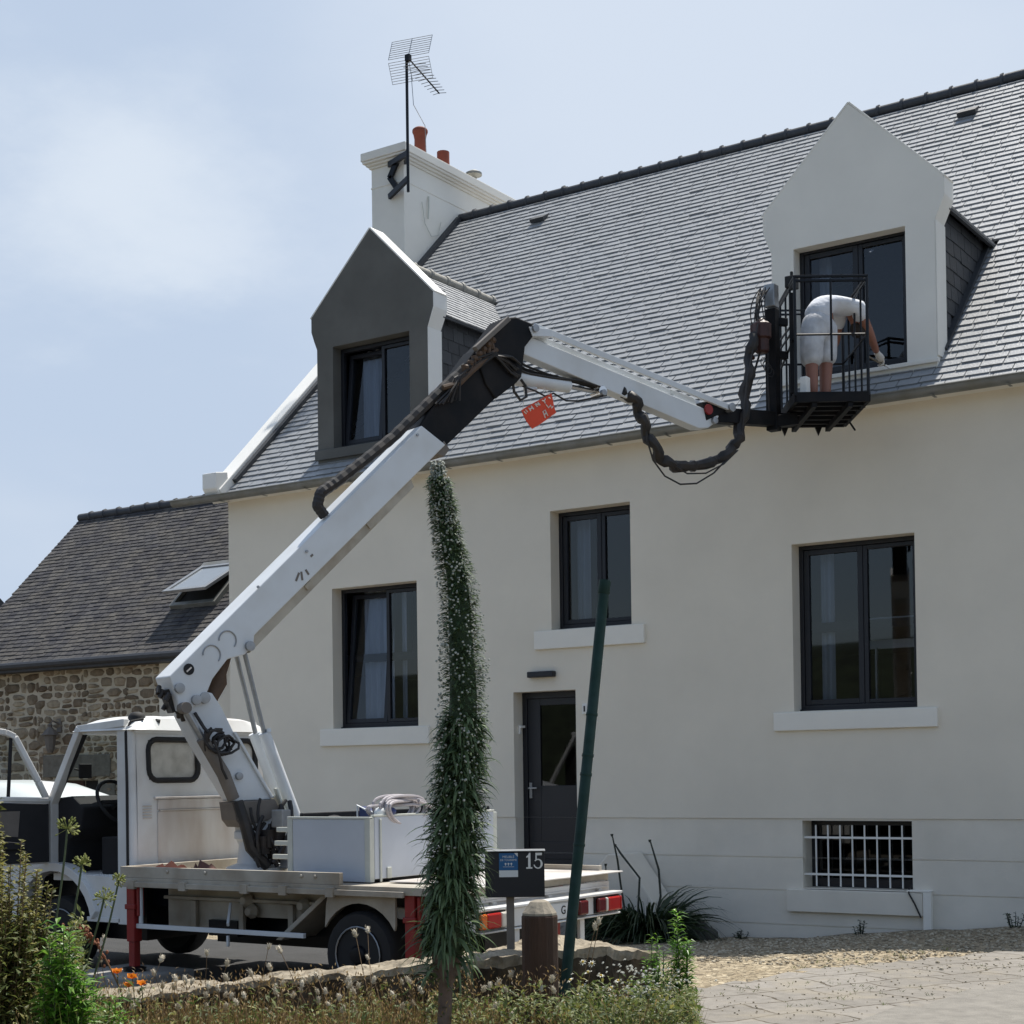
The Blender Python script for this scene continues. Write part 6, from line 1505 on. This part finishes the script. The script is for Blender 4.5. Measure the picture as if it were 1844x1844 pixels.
umbel((-6.99, -10.66, 1.13), (-6.96, -11.0, .1), .062, 'yellow green umbel flower just below the tallest one, over the front wheel arch')
umbel((-6.81, -10.66, .94), (-6.97, -10.9, .1), .066, 'pale umbel flower in front of the grey panel below the cab')
umbel((-6.89, -10.48, 1.03), (-6.9, -10.85, .1), .045, 'small green umbel flower bud at the foot of the cab post')
# arching dock stalk
t = thing('dry_stalk', 'arching rust brown seed stalk at the left of the verge', 'plant', (-6.86, -10.43, 0))
q = [V(a) for a in ((-6.85, -10.43, 0), (-6.87, -10.44, .25), (-6.9, -10.47, .42), (-6.95, -10.5, .54), (-7.0, -10.54, .66), (-7.05, -10.57, .73), (-7.11, -10.61, .77), (-7.16, -10.65, .765))]
p = MB(); p.tube(q, [.006] * 4 + [.005, .005, .004, .003], 6); mk('stem', p, 'stem_dry', t)
p = MB(); p.tube(q[3:], .0055, 5)
for k in range(60):
    i = random.choice((3, 4, 4, 5, 5, 6)); c = q[i] + (q[i + 1] - q[i]) * random.random() if i < 7 else q[i]; p.ell(c + V((random.gauss(0, .012), random.gauss(0, .012), random.gauss(0, .012))), .009, .009, .012, 6, 4)
mk('seeds', p, 'seed_rust', t)
for k, (a, lab) in enumerate((((-6.91, -10.48, .50), 'topmost orange poppy by the rust brown stalk'), ((-6.84, -10.43, .47), 'orange poppy with the widest open cup, right of the brown stalk'), ((-6.80, -10.40, .43), 'low orange poppy at the right of its group'), ((-6.86, -10.44, .42), 'lowest orange poppy lying half flat among the grass'))):
    t = thing('poppy', lab, 'flower', (a[0], a[1], 0), 'orange poppies in the verge'); c = V(a)
    p = MB(); p.tube([(a[0] + .03, a[1], 0), (a[0] + .02, a[1] + .01, a[2] * .5), c], .003, 5); mk('stem', p, 'stem_green', t)
    p = MB()
    for j in range(5):
        an_ = j * 1.257 + k; p.leaf(c, (math.cos(an_), math.sin(an_), .8), .045, .045, -.3)
    mk('petals', p, 'petal_orange', t)
# leafy plants
def bush(name, label, base, R0, H, stems, leaves, Ls, Ws, m_, stem_m='stem_green', upr=.7, cat='plant'):
    t = thing(name, label, cat, tuple(base)); s, f = MB(), MB(); base = V(base)
    for i in range(stems):
        a = random.uniform(0, 6.283); rr = R0 * random.random() ** .6; h = H * random.uniform(.55, 1.0) * (1 - .35 * rr / R0)
        top = base + V((rr * math.cos(a), rr * math.sin(a), h)); b0 = base + V((rr * .3 * math.cos(a), rr * .3 * math.sin(a), -.03)); mid = b0 * .5 + top * .5 + V((rr * .2 * math.cos(a), rr * .2 * math.sin(a), h * .08))
        pts = [b0 * (1 - q) ** 2 + mid * 2 * q * (1 - q) + top * q * q for q in [k / 6 for k in range(7)]]; s.tube(pts, [.006, .006, .005, .005, .004, .003, .002], 5)
        n = int(leaves / stems)
        for k in range(n):
            tq = .18 + .82 * (k + random.random()) / n; c = b0 * (1 - tq) ** 2 + mid * 2 * tq * (1 - tq) + top * tq * tq; an_ = k * 2.4 + random.uniform(-.4, .4)
            f.leaf(c, V((math.cos(an_), math.sin(an_), random.uniform(.1, 1.2) * upr)), random.uniform(*Ls) * (1.1 - .45 * tq), random.uniform(*Ws), random.uniform(.1, .9))
    mk('stem', s, stem_m, t); mk('foliage', f, m_, t); return t
bush('shrub', 'tall twiggy olive green shrub at the left edge of the photo', W(-2.74, 8.3), .31, 1.66, 110, 9500, (.035, .075), (.017, .034), 'olive_leaf', 'stem_dry')
bush('leafy_shrub', 'lower grey green bushy shrub under the tall twiggy one', W(-2.66, 8.5), .34, 1.05, 80, 6000, (.04, .075), (.018, .034), 'herb_leaf', 'stem_dry')
bush('lush_plant', 'bright green plant with long narrow leaves in front of the cab', W(-2.30, 7.95), .15, 1.02, 20, 1000, (.10, .18), (.018, .030), 'lush_leaf')
bush('lush_plant', 'lower bright green narrow leaved plant rooted nearer the wall', W(-2.16, 8.2), .15, .66, 14, 560, (.08, .15), (.015, .026), 'lush_leaf')
bush('green_weed', 'upright feathery green weed at the right end of the low wall', V((-4.36, -8.46, 0)), .06, 1.02, 6, 760, (.07, .12), (.010, .017), 'lush_leaf')
bush('green_weed', 'shorter green weed in the middle of the daisies', V((-4.47, -8.6, 0)), .16, .74, 18, 1000, (.05, .09), (.008, .014), 'lush_leaf')
t = bush('daisy_plant', 'low green bush of white daisies in front of the leaning post', V((-4.68, -8.98, 0)), .26, .46, 40, 1900, (.025, .05), (.004, .009), 'lush_leaf')
def heads(t, pts, r):
    pe, ye = MB(), MB()
    for a in pts:
        if r < .015: pe, ye = pe, pe
        a = V(a); ax = V((random.uniform(-.4, .4), random.uniform(-.9, -.1), .8)).normalized(); s = ax.cross(V((1, 0, 0))).normalized(); u = ax.cross(s)
        for j in range(9):
            an_ = j * .698; pe.leaf(a, s * math.cos(an_) + u * math.sin(an_) + ax * .1, r, r * .5, .1)
        ye.ell(a + ax * .003, r * .35, r * .35, r * .3, 6, 4)
    mk('petals', pe, 'petal_white', t)
    if ye is not pe: mk('flower_centre', ye, 'petal_yellow', t)
heads(t, [(-4.71, -9.0, .53), (-4.67, -8.97, .52), (-4.69, -8.98, .47), (-4.63, -8.94, .45), (-4.58, -8.91, .38), (-4.51, -8.86, .28), (-4.64, -8.95, .24), (-4.76, -9.06, .43), (-4.6, -8.9, .33), (-4.70, -9.02, .40), (-4.55, -8.88, .42), (-4.73, -9.03, .34)], .027)
t = bush('chamomile', 'spreading green bush of tiny pale flowers at the right end of the verge', V((-4.46, -8.72, 0)), .30, .44, 50, 2300, (.02, .045), (.004, .008), 'green_blade')
heads(t, [V((-4.46, -8.72, 0)) + V((random.gauss(0, .13), random.gauss(0, .13), random.uniform(.24, .50))) for _ in range(230)], .0105)
# strap-leaved clump by the facade
t = thing('agapanthus', 'dark strap leaved clump with curved seed stalks against the cream house', 'plant', (-8.95, -.75, -.33)); p = MB()
for i in range(520):
    a = random.uniform(0, 6.283); el = random.uniform(.6, 3.4); c = V((-8.95 + .26 * math.cos(a), -.75 + .14 * math.sin(a), -.33))
    p.blade(c, (math.cos(a), math.sin(a), el), random.uniform(.55, 1.1), random.uniform(.035, .06), random.uniform(1.6, 3.4), 7)
mk('foliage', p, 'strap_leaf', t)
for q in (((-9.1, -.8, -.3), (-9.2, -.8, .3), (-9.24, -.8, .6), (-9.31, -.8, .9)), ((-9.0, -.8, -.3), (-8.95, -.8, .4), (-9.2, -.8, .68), (-9.27, -.8, .78)), ((-8.8, -.8, -.3), (-8.68, -.8, .2), (-8.7, -.8, .5), (-8.81, -.8, .84)), ((-9.3, -.75, -.2), (-9.42, -.75, .3), (-9.43, -.75, .55))):
    p = MB(); p.tube(q, [.013] * (len(q) - 1) + [.008], 6); p.tube([V(q[-1]) - V((0, 0, .03)), q[-1]], [.012, .018], 6); mk('stalk', p, 'stem_dark', t, smooth=True)
for k, (x, y, h, lab) in enumerate(((-6.52, -.25, .2, 'small dark weed growing below the cellar window'), (-4.85, -.22, .26, 'dark weed at the foot of the wall at the right edge'), (-8.0, -.15, .14, 'thin weed at the wall foot left of the cellar window'))):
    bush('wall_weed', lab, (x, y, base_z(x) - .01), .10, h, 7, 60, (.04, .08), (.015, .03), 'strap_leaf', 'stem_dark')
p = MB(); p.ell((-8.42, -.32, -.28), .19, .12, .15, 14, 9); p.v = [tuple(V(q) + V((noise.noise(V(q) * 6), noise.noise(V(q) * 6 + V((4, 0, 0))), noise.noise(V(q) * 6 + V((0, 4, 0))))) * .06) for q in p.v]
solo('rock', p, 'rock', 'dark rough rock at the wall foot beside the strap leaved clump', 'rock', (-8.42, -.32, -.35))

p = MB()
for i in range(4200):
    if i < 3600: x, y, r0 = random.uniform(-8.2, -2.6), random.uniform(-4.6, -.3), random.uniform(.007, .020)
    else: x, y, r0 = random.uniform(-5.3, -3.2), random.uniform(-7.4, -2.6), random.uniform(.004, .009)
    on_path = x > edge_left(y)
    if on_path and i < 3600 and random.random() < .93: continue
    p.ell((x, y, gz(x, y) + (.034 if on_path else .008)), r0, r0 * random.uniform(.6, 1), r0 * random.uniform(.45, .8), 6, 4)
stuff('loose_pebbles', p, 'pebble', 'loose tan pebbles scattered over the gravel strip and the edge of the paving', 'pebbles')
p = MB()
for i in range(260):
    x, y = random.uniform(-5.3, -3.4), random.uniform(-7.2, -2.7)
    if noise.noise(V((x * 1.3, y * 1.3, 5))) < .12: continue
    for k in range(5): p.blade((x + random.uniform(-.02, .02), y + random.uniform(-.02, .02), gz(x, y) + .02), (random.uniform(-1, 1), random.uniform(-1, 1), 1), random.uniform(.015, .045), .006, .5, 2)
stuff('joint_weeds', p, 'green_blade', 'tiny weeds growing in the paving joints', 'weeds')
